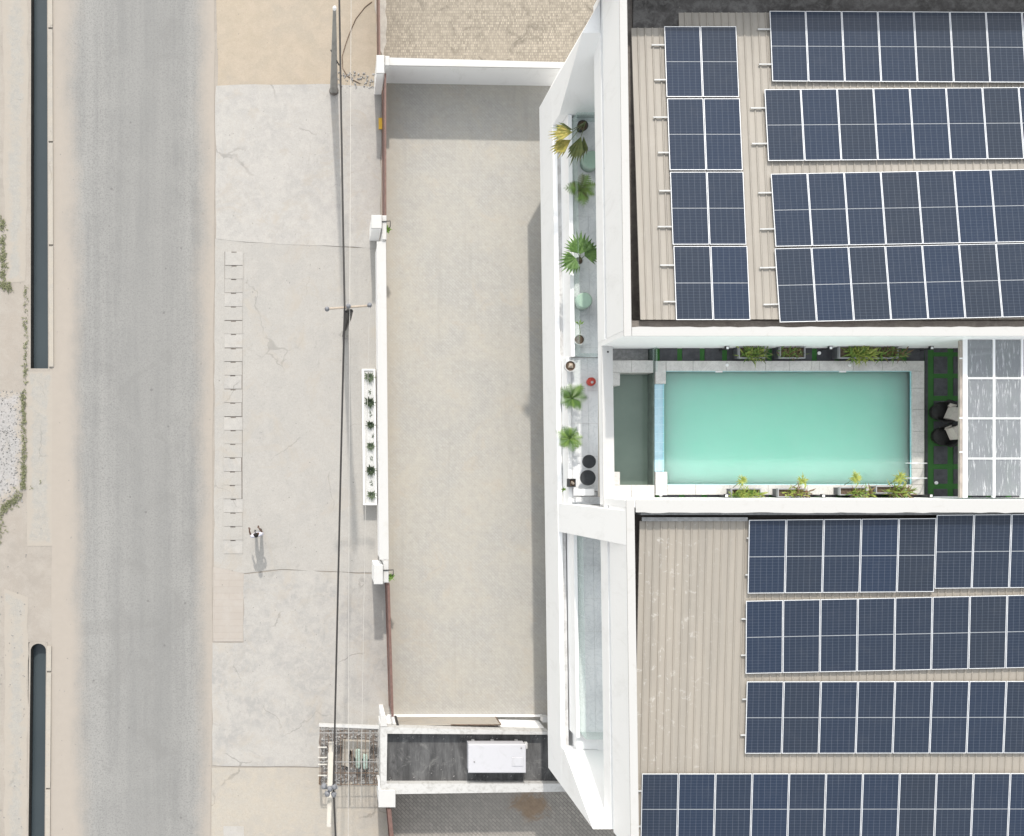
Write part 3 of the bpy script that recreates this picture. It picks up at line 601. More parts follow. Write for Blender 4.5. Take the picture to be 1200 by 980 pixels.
def array(pl, tl, tr, w, h, gap, n, row_name, origin, meshes, kindword, stub=.45, rails=(.25, .75), jog=None, xshift=0):
    A = RP(*tl, pl); B = RP(*tr, pl); d = (B - A).normalized(); nrm = Vector((0, -pl[1], 1)).normalized(); dn = nrm.cross(d).normalized() * -1
    d = (d - nrm * d.dot(nrm)).normalized(); dn = d.cross(nrm).normalized()       # down the picture
    if dn.y > 0: dn = -dn
    for i in range(n):
        c = A + d * ((w + gap) * i + w / 2) + dn * (h / 2)
        if jog and i >= jog[0]: c -= dn * jog[1]
        rot = Matrix((d, -dn, nrm)).transposed().to_4x4(); rot = Matrix.Rotation(random.uniform(-.0015, .0015), 4, nrm) @ rot
        o = empty('solar_panel', c, f'{kindword} solar panel, {ordn(i)} from {origin}, {row_name}', 'solar panel', 'solar panels on the roofs')
        o.rotation_euler = rot.to_euler()
        tn = random.random()
        for nm, me in zip(('frame', 'cell_field', 'cell_field', 'back_sheet'), meshes): link(me, nm, None, o).color = (tn, tn, tn, 1)
    for k, f in enumerate(rails):
        a = A - d * (stub + random.uniform(-.08, .05)) + dn * h * f - nrm * .062; b = A + d * ((w + gap) * n) + dn * h * f - nrm * .062
        rail_between(a, b, .02, f'thin metal rail under panels, {row_name}, {"upper" if k == 0 else "lower"} of two')
PW = 1.134
mN = panel_meshes(PW, 2.345); mS = panel_meshes(PW + .004, 2.30)
array(NP, (902, 13), (1200, 14.5), PW, 2.345, .018, 8, 'row along the dark gutter', 'the beige gap', mN, 'blue')
array(NP, (896, 105), (1200, 102.5), PW, 2.345, .018, 8, 'second row from the dark gutter', 'the beige gap', mN, 'blue')
array(NP, (903.5, 204), (1200, 198.5), PW, 2.345, .018, 8, 'outer half of the double row', 'the beige gap', mN, 'blue')
array(NP, (908, 291.5), (1200, 285), PW, 2.345, .018, 8, 'poolside half of the double row', 'the beige gap', mN, 'blue')
for k, (x, y) in enumerate(((778.5, 31.5), (782, 116), (785.5, 202), (789.5, 289))):
    array(NP, (x, y), (x + 82, y), PW, 2.325, .022, 2, f'{ordn(3 - k)} pair from the pool in two-wide block', 'the parapet', mN, 'blue', .4)
array(SP, (878, 609.5), (1096, 607.5), PW + .004, 2.30, .024, 9, 'row beside the pool wall', 'the bare mottled sheeting', mS, 'dark navy', .12, jog=(5, .10))
array(SP, (874.5, 704.5), (1200, 697.5), PW + .004, 2.30, .024, 9, 'second row from the pool', 'the bare mottled sheeting', mS, 'dark navy', .12)
array(SP, (875.5, 799), (1200, 798.5), PW + .004, 2.30, .024, 9, 'third row from the pool', 'the bare mottled sheeting', mS, 'dark navy', .12)
array(SP, (752.5, 907), (1200, 906.5), PW + .004, 2.30, .024, 11, 'long row reaching the parapet', 'the white parapet', mS, 'dark navy', .16)

# ------------------------------------------------------------------ pool and deck
def pxbox(root, x0, x1, y0, y1, zref, z0, z1, name, mat, bev=0, **kw):
    a = W(x0, y0, zref); b = W(x1, y1, zref); mb_ = rel(root) if root else MB((a + b) / 2)
    if bev: mb_.bevbox(a.x, b.x, b.y, a.y, z0, z1, bev)
    else: mb_.box(a.x, b.x, b.y, a.y, z0, z1)
    return mb_.build(name, G[mat], root, **kw)
deck = pxbox(None, 769, 1260, 404, 586, ZD, 8.21, ZD - .02, 'pool_deck_base', 'old_concrete', kind='structure')
# cut the deck for the pool: rebuild as a ring around the water body
bpy.data.objects.remove(deck)
a = W(777.5, 434.5, 10); b = W(1068.5, 568.5, 10); o0 = W(768.4, 400, ZD); o1 = W(1300, 590, ZD)
deck = MB(((o0.x + o1.x) / 2, 1.6, ZD)).ringp([(o0.x, YPS + .012), (o1.x, YPS + .012), (o1.x, YPN - .012), (o0.x, YPN - .012)], [(a.x, b.y), (b.x, b.y), (b.x, a.y), (a.x, a.y)], 8.22, ZD).build('pool_deck', G['turf'], kind='structure')
def tile(x0, x1, y0, y1):
    return pxbox(deck, x0, x1, y0, y1, ZD, ZD - .01, ZD + .02 + random.uniform(-.002, .002), 'tile', 'deck_tile')
for (x0, x1) in ((1094, 1110), (1117, 1132), (1139, 1155), (1162, 1178), (1185, 1201)):
    for (y0, y1) in ((403.5, 413), (418, 438), (443.5, 464), (470, 488), (494, 517), (523, 544), (550, 567), (573, 585)): tile(x0, x1, y0, y1)
tile(1083.5, 1087, 402, 585)
x = 773
while x < 1080: tile(x, x + 20.5, 402.5, 424); tile(x + 3, x + 22.5, 579.5, 586); x += 26.3

pool = empty('swimming_pool', W(923, 500, 8.3), 'turquoise rooftop swimming pool framed by pale marble coping', 'pool')
k10 = 10.0
rel(pool).box(a.x, b.x, b.y, a.y, 8.25, 8.4).build('floor', G['pool_tile'], pool)
rel(pool).ringp([(a.x - .004, b.y - .004), (b.x + .004, b.y - .004), (b.x + .004, a.y + .004), (a.x - .004, a.y + .004)], [(a.x + .03, b.y + .03), (b.x - .03, b.y + .03), (b.x - .03, a.y - .03), (a.x + .03, a.y - .03)], 8.4, 9.965).build('wall', G['pool_tile'], pool)
for i, (xs_, z) in enumerate(((1047, 9.25), (1054, 9.5), (1060, 9.72))):
    pxbox(pool, xs_, 1067.4, 436, 567, 10, 8.4 + .001 * i, z, 'step', 'pool_tile')
wa, wb = (a.x + .03, b.x - .03), (b.y + .03, a.y - .03)
rel(pool).box(wa[0], wa[1], wb[0], wb[1], 8.41, 9.93).build('water', G['pool_water'], pool)
def coping(x0, x1, y0, y1, z=10.02, mat='marble_coping'):
    pxbox(pool, x0 + .12, x1 - .12, y0 + .12, y1 - .12, 10, ZD - .02, z + random.uniform(-.002, .002), 'coping_stone', mat, .006)
xs_ = [780.5, 812, 851, 897, 925, 951, 960, 1000, 1034, 1083]
for x0, x1 in zip(xs_, xs_[1:]): coping(x0, x1, 423, 435)
for x0, x1 in zip([782, 815, 855, 900, 946, 985, 1027, 1083], [815, 855, 900, 946, 985, 1027, 1083]): coping(x0, x1, 568, 580)
for y0, y1 in ((435, 455), (455, 480), (480, 506), (506, 530), (530, 549), (549, 568)): coping(1068.3, 1083, y0, y1)
coping(768, 780.3, 423, 450); coping(768, 782, 553, 580.5)
pxbox(pool, 767.9, 778, 450.2, 552.8, 10, 8.25, 9.945, 'weir', 'weir_tile')
# small white inlet lights in the coping and a skimmer lip
for x in (852, 996): rel(pool).lathe(W(x, 428, 10.02), [(.055, -.01), (.055, .012), (.04, .02)], 10).build('deck_light', G['white_wall'], pool)
for x in (843, 988): pxbox(pool, x - 4, x + 4, 435, 436.4, 10, 9.94, 9.98, 'skimmer_lip', 'white_wall')
# ladder: two bent rails and three treads
for y in (543, 560.5):
    p = [W(1086, y, 10.05), W(1086, y, 10.5), W(1080, y, 10.62), W(1068, y, 10.62), W(1062.5, y, 10.4), W(1061, y, 9.7), W(1061, y, 8.9)]
    rel(pool).tube(p, .02, 8).build('handrail', G['aluminium'], pool, True)
for z in (9.85, 9.6, 9.3): pxbox(pool, 1057.5, 1061.5, 543, 560.5, 10, z - .03, z, 'tread', 'aluminium')
for x, y in ((1059.5, 546), (1059.5, 557)): pass

# overflow basin beyond the weir
ob = empty('overflow_basin', W(742, 500, 8.3), 'dark green overflow basin between the pool weir and the white wall', 'basin')
pxbox(ob, 716, 766.3, 424, 584, 10, 8.22, 8.45, 'floor', 'old_concrete')
pxbox(ob, 718.5, 766.2, 437, 570, 9.3, 8.9, 9.25, 'water', 'basin_water')
def ostone(x0, x1, y0, y1): pxbox(ob, x0 + .12, x1 - .12, y0 + .12, y1 - .12, 10, 9.3, 10.02 + random.uniform(-.002, .002), 'coping_stone', 'marble_coping', .006)
ostone(713, 740, 422.5, 437); ostone(740, 765.5, 422.5, 437); ostone(713, 726.5, 437, 452)
ostone(714, 740, 568.5, 584.5); ostone(740, 767, 568.5, 584.5); ostone(717, 726.5, 553, 568.5)
pxbox(ob, 713.5, 718, 452, 553, 10, 9.0, 9.8, 'side_wall', 'white_wall')
pxbox(ob, 714, 764.5, 404, 422.3, 10, 8.9, 9.5, 'side_channel', 'steel_grey')
pxbox(ob, 766.4, 767.8, 404, 586, 10, 8.22, 9.9, 'side_wall', 'basin_wall')
pxbox(ob, 708, 713.3, 405, 422.2, 10, 9.5, 10.05, 'side_wall', 'white_wall')
pxbox(ob, 764.8, 766.3, 405, 436.8, 10, 8.3, 10.4, 'partition', 'rail_glass')
pxbox(None, 744, 746, 424, 425, 10, 9.9, 9.92, 'x', 'white_wall') if False else None

# planters along the pool
def blades(b, c, n, L, spread, rise, droop, w, rnd, el=(.3, 1.3)):
    for _ in range(n):
        az = rnd.uniform(0, 2 * math.pi); l = L * rnd.uniform(.55, 1.1); e = rnd.uniform(*el); base = Vector(c) + Vector((rnd.uniform(-1, 1) * spread[0], rnd.uniform(-1, 1) * spread[1], 0))
        dirv = Vector((math.cos(az) * math.cos(e), math.sin(az) * math.cos(e), math.sin(e))); sd = Vector((-math.sin(az), math.cos(az), 0)) * w * rnd.uniform(.6, 1.2)
        m1 = base + dirv * l * .5; tip = base + dirv * l + Vector((0, 0, -droop * l))
        b.add([base - sd * .4, base + sd * .4, m1 + sd, m1 - sd, tip], [(0, 1, 2, 3), (3, 2, 4)])
def planter(rx0, rx1, ry0, ry1, label, mats, n, lean, seed, off=(0, 0), L=.42, grp='planters'):
    rnd = random.Random(seed); zt = 10.52; a = W(rx0, ry0, zt); b = W(rx1, ry1, zt); c = (a + b) / 2
    o = empty('planter', (c.x, c.y, ZD + .02), label, 'planter', 'charcoal planters along the pool')
    rel(o).box(a.x + .02, b.x - .02, b.y + .02, a.y - .02, ZD + .03, zt - .14).build('box', G['planter_box'], o)
    rel(o).ring(a.x, b.x, b.y, a.y, zt - .14, zt, .035).build('rim', G['planter_rim'], o)
    rel(o).box(a.x + .037, b.x - .037, b.y + .037, a.y - .037, zt - .139, zt - .08).build('soil', G['soil'], o)
    wx = (b.x - a.x) / 2; wy = (a.y - b.y) / 2
    for k, mt in enumerate(mats):
        mb_ = rel(o); cc = (c.x + off[0] + rnd.uniform(-.4, .4) * wx, c.y + off[1], zt - .09)
        blades(mb_, cc, n // len(mats), L, (wx * .7, wy * .6), 0, .25, .022, rnd); mb_.build('foliage', G[mt], o, kind='stuff')
    return o
NL = 'dark planter on the {} side of the pool, {}'
planter(866, 897, 406, 420, 'charcoal planter full of lime fronds, alone between light post and brown-soiled planter', ['leaf_lime', 'leaf_fresh', 'leaf_olive'], 190, 0, 3, (.1, -.05))
planter(914, 944, 406, 420, 'charcoal planter with mostly dry brown plants beside the lime planter', ['leaf_brown', 'leaf_olive', 'leaf_fresh'], 110, 0, 4, (0, 0), .32)
planter(983.5, 1013, 405.5, 420, 'charcoal planter overflowing with lime fronds, joined to another planter', ['leaf_lime', 'leaf_fresh', 'leaf_lime'], 230, 0, 5, (.25, -.05), .5)
planter(1013.6, 1053, 405.5, 420, 'charcoal planter of reddish brown stems next to the overflowing one', ['leaf_brown', 'leaf_fresh', 'leaf_olive'], 130, 0, 6, (.3, -.05), .38)
planter(857, 892, 572.5, 583, 'charcoal planter packed with yellow-lime foliage near a bare marble stretch', ['leaf_lime', 'leaf_lime', 'leaf_fresh'], 230, 0, 7, (0, -.1), .40)
planter(911.5, 943, 572.5, 583, 'charcoal planter half bare soil with one lime clump', ['leaf_lime', 'leaf_brown'], 120, 0, 8, (.25, 0), .36)
planter(984, 1016, 571, 580.5, 'charcoal planter with brown soil and fronds spilling at its end', ['leaf_lime', 'leaf_fresh', 'leaf_brown'], 130, 0, 9, (.3, -.08), .42)
planter(1026.5, 1057, 569.5, 578.5, 'charcoal planter closest to the pool ladder with feathery lime fronds', ['leaf_lime', 'leaf_fresh', 'leaf_brown'], 150, 0, 10, (.3, -.1), .5)
# taller feathery shoots leaning over the water
def shoot(px, py, z, mat, n, L, seed, label):
    rnd = random.Random(seed); p = W(px, py, z); p0 = Vector((p.x, p.y - .25, ZD + .44)); o = empty('leaning_shoot', p0, label, 'plant', 'shoots leaning over the pool')
    rel(o).tube([p0, (p0 + p) / 2 + Vector((0, .03, .1)), p], [.012, .01, .006], 6).build('stem', G['leaf_olive'], o)
    mb_ = rel(o); blades(mb_, p, n, L, (.05, .05), 0, .2, .016, rnd, (-.2, .9)); mb_.build('foliage', G[mat], o, kind='stuff')
shoot(869, 563, 11.1, 'leaf_lime', 46, .24, 21, 'feathery lime shoot over the water from the yellow-lime planter'); shoot(940, 563, 11.1, 'leaf_lime', 46, .24, 22, 'feathery lime shoot over the water from the half bare planter')
shoot(1003, 560, 11.15, 'leaf_lime', 60, .27, 23, 'feathery lime shoot over the water from the brown-soiled planter'); shoot(1054, 560, 11.1, 'leaf_lime', 60, .28, 24, 'feathery lime shoot beside the pool ladder')
# light posts and white floor spots
for i, (x, y, lab) in enumerate(((852, 405.5, 'small white post light by the lime planter'), (973, 405.5, 'small white post light by the overflowing double planter'), (1091.5, 404.5, 'small white post light where the turf strips meet the wall'), (851, 585, 'small white post light by the yellow-lime planter'), (964.5, 584, 'small white post light between the middle planters'), (1090.5, 584, 'small white post light below the turf strips, near the ladder'))):
    p = W(x, y, 10.6); y_c = min(max(p.y, YPS + .07), YPN - .07); o = empty('post_light', (p.x, y_c, ZD + .02), lab, 'light', 'post lights round the pool deck')
    rel(o).lathe((p.x, y_c, ZD + .02), [(.03, 0), (.03, .6)], 8).build('post', G['black_metal'], o)
    rel(o).box(p.x - .06, p.x + .06, y_c - .06, y_c + .06, ZD + .62, ZD + .74).build('housing', G['black_metal'], o)
    rel(o).box(p.x - .04, p.x + .04, y_c - .04, y_c + .04, ZD + .74, ZD + .755).build('lens', G['white_wall'], o)
for x, y, lab in ((959.5, 414, 'flat white spot light set in the dark tiles between planters'), (774, 584, 'flat white spot light in the strip beside the weir corner'), (1096.5, 566, 'flat white spot light on the turf near the ladder')):
    p = W(x, y, ZD); MB((p.x, max(p.y, YPS + .08), ZD)).lathe((p.x, max(p.y, YPS + .08), ZD + .02), [(.06, 0), (.06, .03), (.045, .045)], 10).build('spot_light', G['white_wall'], label=lab, cat='light', group='flat spot lights')

# wicker armchairs
def armchair(px, py, rot, label):
    p = W(px, py, 10.3); o = empty('armchair', (p.x, p.y, ZD + .022), label, 'chair', 'wicker armchairs by the pool'); o.rotation_euler = (0, 0, rot)
    n = 20
    MB().lathe((0, 0, 0), [(.24, 0), (.30, .2), (.33, .36), (.31, .40), (.0001, .41)], n).build('seat', G['wicker'], o, True)
    # tub back: curved shell around the rear half
    v = []; fs = []; m_ = 15
    for k in range(m_):
        t = R(-105 + 210 * k / (m_ - 1)); e = math.cos(t * .85)
        for r, z in ((.31, .34), (.37, .55 + .10 * e), (.40, .66 + .16 * e), (.36, .66 + .16 * e), (.33, .55 + .1 * e), (.27, .36)): v.append((r * math.cos(t), r * math.sin(t), z))
    for k in range(m_ - 1):
        for j in range(6): fs.append((k*6 + j, (k + 1)*6 + j, (k + 1)*6 + (j + 1) % 6, k*6 + (j + 1) % 6))
    fs += [tuple(range(6)), tuple(range((m_ - 1)*6 + 5, (m_ - 1)*6 - 1, -1))]
    MB().add(v, fs).build('backrest', G['wicker'], o, True)
    MB().add([(.10, -.20, .44), (.30, -.22, .50), (.30, .22, .50), (.10, .20, .44), (.16, -.21, .82), (.36, -.22, .90), (.36, .22, .90), (.16, .21, .82)], [(3, 2, 1, 0), (4, 5, 6, 7), (0, 1, 5, 4), (1, 2, 6, 5), (2, 3, 7, 6), (3, 0, 4, 7)]).build('back_cushion', G['cushion'], o)
    MB().add([(.02, .20, .52), (.28, .21, .60), (.25, .31, .78), (.0, .29, .66)], [(0, 1, 2, 3)]).build('arm_cushion', G['cushion'], o)
    return o
ch1 = armchair(1104, 482.5, R(-24), 'black wicker tub chair with beige cushion, farther from the pool ladder')
ch2 = armchair(1106, 511, R(24), 'black wicker tub chair with beige cushion, nearer the pool ladder')
p = W(1121, 495, 10.2); o = empty('side_table', (p.x, p.y, ZD + .02), 'small dark grey table between the two wicker tub chairs', 'table')
rel(o).lathe((p.x, p.y, ZD + .4), [(.2, 0), (.2, .03)], 18).build('table_top', G['charcoal'], o); rel(o).lathe((p.x, p.y, ZD + .02), [(.12, 0), (.03, .03), (.03, .38)], 10).build('pedestal', G['black_metal'], o)

# glazed canopy at the far end of the pool deck
ZC = 12.4
cn = W(1131, 489, ZC); can = empty('glazed_canopy', (cn.x, cn.y, ZD), 'white framed canopy with grey ribbed see-through sheets beside the tub chairs', 'canopy')
cols_ = [1132.5, 1165, 1198, 1231]; rows_ = [397, 443.5, 490.5, 537.5, 582]
def cb(x0, x1, y0, y1, z0, z1, name, mat, xx=0): return pxbox(can, x0, x1, y0, y1, ZC, z0, z1, name, mat)
for c_ in cols_: cb(c_ - 1.3, c_ + 1.3, 396, 583.2, ZC - .1, ZC + .005, 'rafter', 'white_paint')
for r_ in rows_[1:-1]:
    for c0, c1 in zip(cols_, cols_[1:]): cb(c0 + 1.32, c1 - 1.32, r_ - .9, r_ + .9, ZC - .06, ZC - .004, 'purlin', 'white_paint')
for c0, c1 in zip(cols_, cols_[1:]):
    for r0, r1 in zip(rows_, rows_[1:]): cb(c0 + 1.35, c1 - 1.35, r0 + 1.0, r1 - 1.0, ZC - .04, ZC - .028, 'pane', 'polycarbonate')
cb(1125.2, 1128.2, 399, 583.5, ZC - .12, ZC - .02, 'gutter', 'gutter_tan'); cb(1128.4, 1131.1, 397, 583.5, ZC - .15, ZC + .008, 'fascia', 'white_paint')
for y in (420, 490, 530): cb(1124.6, 1128.3, y - .8, y + .8, ZC - .018, ZC - .005, 'bracket', 'white_paint')
for y in (409.5, 578.5):
    q = W(1183, y, ZC); rel(can).box(q.x - .04, q.x + .04, q.y - .04, q.y + .04, ZD + .021, ZC - .151).build('post', G['white_paint'], can)
pxbox(can, 1092, 1127, 582.0, 583.4, 10.4, 10.3, 10.36, 'bottom_rail', 'white_paint')

# ------------------------------------------------------------------ things on the balcony
def fan_leaf(root, base, tipdir, L, width, seg, mat, stem_from=None, ragged=.25, rnd=random, fold=.12):
    """palmate leaf: segments joined over half their length, ragged tips, folded along the middle"""
    d = Vector(tipdir).normalized(); sd = d.cross(Vector((0, 0, 1))).normalized(); up = sd.cross(d).normalized(); base = Vector(base)
    v = [base]; n = seg
    inner = []; 
    for k in range(n + 1):
        t = -1 + 2 * k / n; ang = t * width; r = L * .62 * (1 - .25 * abs(t)); inner.append(len(v)); v.append(base + (d * math.cos(ang) + sd * math.sin(ang)) * r + up * (fold * L * (abs(t) - .5) + .03 * L * (k % 2)))
    fs = []
    for k in range(n):
        t = -1 + 2 * (k + .5) / n; ang = t * width; r = L * (1 - .3 * abs(t)) * rnd.uniform(1 - ragged, 1.0)
        tip = len(v); v.append(base + (d * math.cos(ang) + sd * math.sin(ang)) * r - up * L * .10)
        fs += [(0, inner[k], inner[k + 1]), (inner[k], tip, inner[k + 1])]
    rel(root).add(v, fs).build('leaf', G[mat], root)
    if stem_from is not None:
        s_ = Vector(stem_from); mid = (s_ + base) / 2 + Vector((0, 0, .06)); rel(root).tube([s_, mid, base], [.016, .013, .009], 6).build('stem', G['leaf_olive'], root)
def pot(root, c, r, h, mat='pot_grey', soil=True):
    c = Vector(c); t = .8
    rel(root).lathe(c, [(r * .72, 0), (r * .98, h * .85), (r, h), (r * .86, h), (r * .84, h - .05)], 22).build('pot', G[mat], root, False)
    if soil: rel(root).lathe(c + Vector((0, 0, h - .06)), [(r * .835, 0), (r * .835, .02)], 18).build('soil', G['soil'], root)
FZ, FZ2 = 7.002, 6.952
def plant_root(px, py, z, label): p = W(px, py, z + .4); return empty('potted_plant', (p.x, p.y, z), label, 'potted plant', 'potted plants on the balcony'), Vector((p.x, p.y, z))
rnd = random.Random(5)
# tall palm with yellowing leaves
o, c = plant_root(683, 147, FZ, 'tall potted palm with big yellowing pointed leaves reaching over the ledge'); pot(o, c, .2, .4, 'pot_dark')
top = c + Vector((0, 0, .75)); rel(o).tube([c + Vector((0, 0, .36)), top], [.05, .035], 8).build('trunk', G['leaf_olive'], o)
for i, (bx_, by_, tx, ty, z, L, wd, mt) in enumerate(((671, 155, 639, 158, 8.6, .95, .62, 'leaf_yellow'), (669, 164, 640, 183, 8.4, .95, .58, 'leaf_yellow'), (681, 160, 667, 198, 8.3, 1.05, .50, 'leaf_olive'))):
    b0 = W(bx_, by_, z); b1 = W(tx, ty, z - .15); fan_leaf(o, b0, b1 - b0, (b1 - b0).length, wd, 9, mt, top, .3, rnd)
b0 = W(671, 152, 8.4); b1 = W(645, 149, 8.25); fan_leaf(o, b0, b1 - b0, .8, .45, 7, 'leaf_olive', top, .3, rnd); b0 = W(684, 160, 8.2); b1 = W(684, 192, 8.0); fan_leaf(o, b0, b1 - b0, .9, .35, 7, 'leaf_olive', None, .3, rnd)
def bushy(px, py, z, label, mats, n, L, nf, seed, potmat='pot_dark', r=.15, h=.32):
    rn = random.Random(seed); o, c = plant_root(px, py, z, label); pot(o, c, r, h, potmat); t = c + Vector((0, 0, h + .12))
    for k in range(nf):          # arching fronds made of leaflets
        az = 2 * math.pi * k / nf + rn.uniform(-.4, .4); l = L * rn.uniform(.7, 1.1); b = rel(o); prev = []
        for j in range(9):
            s_ = j / 8; p = t + Vector((math.cos(az) * l * s_, math.sin(az) * l * s_, .55 * l * math.sin(s_ * 2.2) )); prev.append(p)
        sd = Vector((-math.sin(az), math.cos(az), 0)); out = Vector((math.cos(az), math.sin(az), 0)); vs_ = []; fs = []
        for j, p in enumerate(prev):
            w = l * .40 * math.sin(math.pi * (.12 + .85 * j / 8)) 
            for sg in (1, -1):
                q = p + sd * sg * w + out * l * .16 + Vector((0, 0, -.04)); e = out * l * .075; m0 = len(vs_); vs_ += [p - e * .6, p + e, q + e * .4, q - e * .1]; fs.append((m0, m0 + 1, m0 + 2, m0 + 3) if sg > 0 else (m0 + 3, m0 + 2, m0 + 1, m0))
        b.add(vs_, fs).build('frond', G[mats[k % len(mats)]], o, kind='stuff')
    return o
bushy(680, 224, FZ, 'bushy olive-green potted plant beside the mint drum, below the yellowing palm', ['leaf_olive', 'leaf_fresh', 'leaf_olive', 'leaf_fresh'], 0, .52, 14, 31, 'pot_dark')
# fan plant with three round leaves
o, c = plant_root(679.5, 305, FZ, 'potted plant with three broad round green leaves'); pot(o, c, .15, .32, 'pot_grey'); top = c + Vector((0, 0, .5))
for bx_, by_, tx, ty, L, wd in ((680, 298, 679, 271, .92, 1.2), (675, 303, 660, 314, .74, 1.3), (685, 300, 702, 292, .74, 1.2), (677, 297, 671, 285, .6, .9)):
    b0 = W(bx_, by_, 7.85); b1 = W(tx, ty, 7.9); fan_leaf(o, b0, b1 - b0, L, wd, 12, 'leaf_green' if bx_ != 674 else 'leaf_fresh', top, .06, rnd, .18)
# pots with bare soil
o, c = plant_root(679, 398, FZ, 'grey round pot with a single thin green sprout by the glass corner'); pot(o, c, .20, .42)
b0 = c + Vector((0, 0, .42)); tp = W(679, 381, 8.1); rel(o).tube([b0, (b0 + tp) / 2 + Vector((0, 0, .1)), tp], .012, 6).build('stem', G['leaf_fresh'], o)
for dx, dy in ((-.12, .12), (.04, .2), (.1, .08)): fan_leaf(o, tp, (dx, dy, .02), .25, .25, 3, 'leaf_fresh', None, .2, rnd)
o, c = plant_root(668.5, 429, FZ2, 'grey round pot of bare soil with pale wood chips on open terrace'); pot(o, c, .21, .42)
MB(c).add([c + Vector((-.08, -.06, .40)), c + Vector((.1, -.08, .40)), c + Vector((.08, .08, .43)), c + Vector((-.05, .1, .41)), c + Vector((0, 0, .47))], [(0, 1, 4), (1, 2, 4), (2, 3, 4), (3, 0, 4), (3, 2, 1, 0)]).build('wood_chip', G['wood_arm'], label='pale wood chip lying on soil of the bare round pot', cat='wood chip')
bushy(669, 467, FZ2, 'leafy potted plant with broad dark blades on open terrace', ['leaf_green', 'leaf_green', 'leaf_fresh'], 0, .50, 11, 35, 'charcoal', .14, .35)
bushy(667, 514, FZ2, 'bright green feathery fern on open terrace', ['leaf_fresh', 'leaf_fresh', 'leaf_green'], 0, .48, 14, 38, 'charcoal', .13, .3)
# square pot and sprig near the beam
p = W(670.5, 566, FZ2 + .35); o = empty('potted_plant', (p.x, p.y, FZ2), 'dark square pot with pale dried stalk near the cross beam', 'potted plant', 'potted plants on the balcony')
rel(o).ring(p.x - .12, p.x + .12, p.y - .15, p.y + .15, FZ2, FZ2 + .4, .03).build('pot', G['charcoal'], o); rel(o).box(p.x - .088, p.x + .088, p.y - .118, p.y + .118, FZ2, FZ2 + .33).build('soil', G['soil'], o)
rel(o).tube([(p.x, p.y, FZ2 + .32), (p.x + .02, p.y - .02, FZ2 + .45), (p.x - .05, p.y + .05, FZ2 + .52)], [.04, .045, .02], 7).build('stalk', G['wood_arm'], o)
p = W(661, 574, FZ2 + .1); b = MB((p.x, p.y, FZ2)); blades(b, (p.x, p.y, FZ2), 22, .13, (.03, .03), 0, .2, .02, random.Random(2)); b.build('weed_tuft', G['leaf_fresh'], label='tiny green weed tuft by the cross beam', cat='weed', kind=None)
# mint green drums
for (x, y, r, h, lab) in ((694, 187, .34, .55, 'pale mint drum beside the yellowing palm, half under the fascia'), (685, 352, .30, .55, 'pale mint drum standing free between round-leaved plant and sprout pot')):
    p = W(x, y, FZ + h); o = empty('drum_stool', (p.x, p.y, FZ), lab, 'stool', 'mint drums on the balcony')
    rel(o).lathe((p.x, p.y, FZ), [(r * .94, 0), (r, h * .5), (r * .96, h - .03)], 26).build('body', G['mint_side'], o, True); rel(o).lathe((p.x, p.y, FZ + h - .03), [(r * .9, 0), (r * .92, .02), (r * .84, .035)], 26).build('lid', G['mint'], o)
# red container
p = W(694, 447, FZ2 + .4); o = empty('red_container', (p.x, p.y, FZ2), 'small red round container with pale cap on open terrace', 'container')
rel(o).lathe((p.x, p.y, FZ2), [(.13, 0), (.16, .2), (.15, .34), (.1, .38)], 18).build('body', G['red_plastic'], o, True); rel(o).tube([(p.x - .08, p.y, FZ2 + .37), (p.x, p.y + .04, FZ2 + .47), (p.x + .08, p.y, FZ2 + .37)], .014, 6).build('handle', G['red_plastic'], o); rel(o).lathe((p.x, p.y - .03, FZ2 + .375), [(.05, 0), (.045, .04)], 10).build('cap', G['pot_grey'], o)
# charcoal round stools / tables
for (x, y, r, lab) in ((690.5, 541, .245, 'smaller charcoal round stool on open terrace'), (689, 560, .28, 'larger charcoal round stool beside the white bench')):
    p = W(x, y, FZ2 + .45); o = empty('round_stool', (p.x, p.y, FZ2), lab, 'stool', 'charcoal round stools')
    rel(o).lathe((p.x, p.y, FZ2 + .40), [(r, 0), (r, .05), (r * .92, .055), (r * .90, .045), (r * .02, .045)], 28).build('seat', G['charcoal'], o)
    rel(o).lathe((p.x, p.y, FZ2), [(r * .6, 0), (r * .55, .02), (.05, .05), (.05, .395)], 16).build('base', G['black_metal'], o)
p = W(685.5, 577, FZ2 + .5); o = empty('bench', (p.x, p.y, FZ2), 'white slab bench on grey frame against the cross beam', 'bench')
rel(o).bevbox(p.x - .40, p.x + .34, p.y - .12, p.y + .12, FZ2 + .44, FZ2 + .5, .012).build('seat', G['white_paint'], o)
rel(o).ring(p.x - .30, p.x + .48, p.y - .17, p.y + .05, FZ2 + .38, FZ2 + .435, .04).build('frame', G['steel_grey'], o)
for sx in (-.26, .42):
    for sy in (-.14, .02): rel(o).box(p.x + sx - .02, p.x + sx + .02, p.y + sy - .02, p.y + sy + .02, FZ2, FZ2 + .379).build('leg', G['steel_grey'], o)

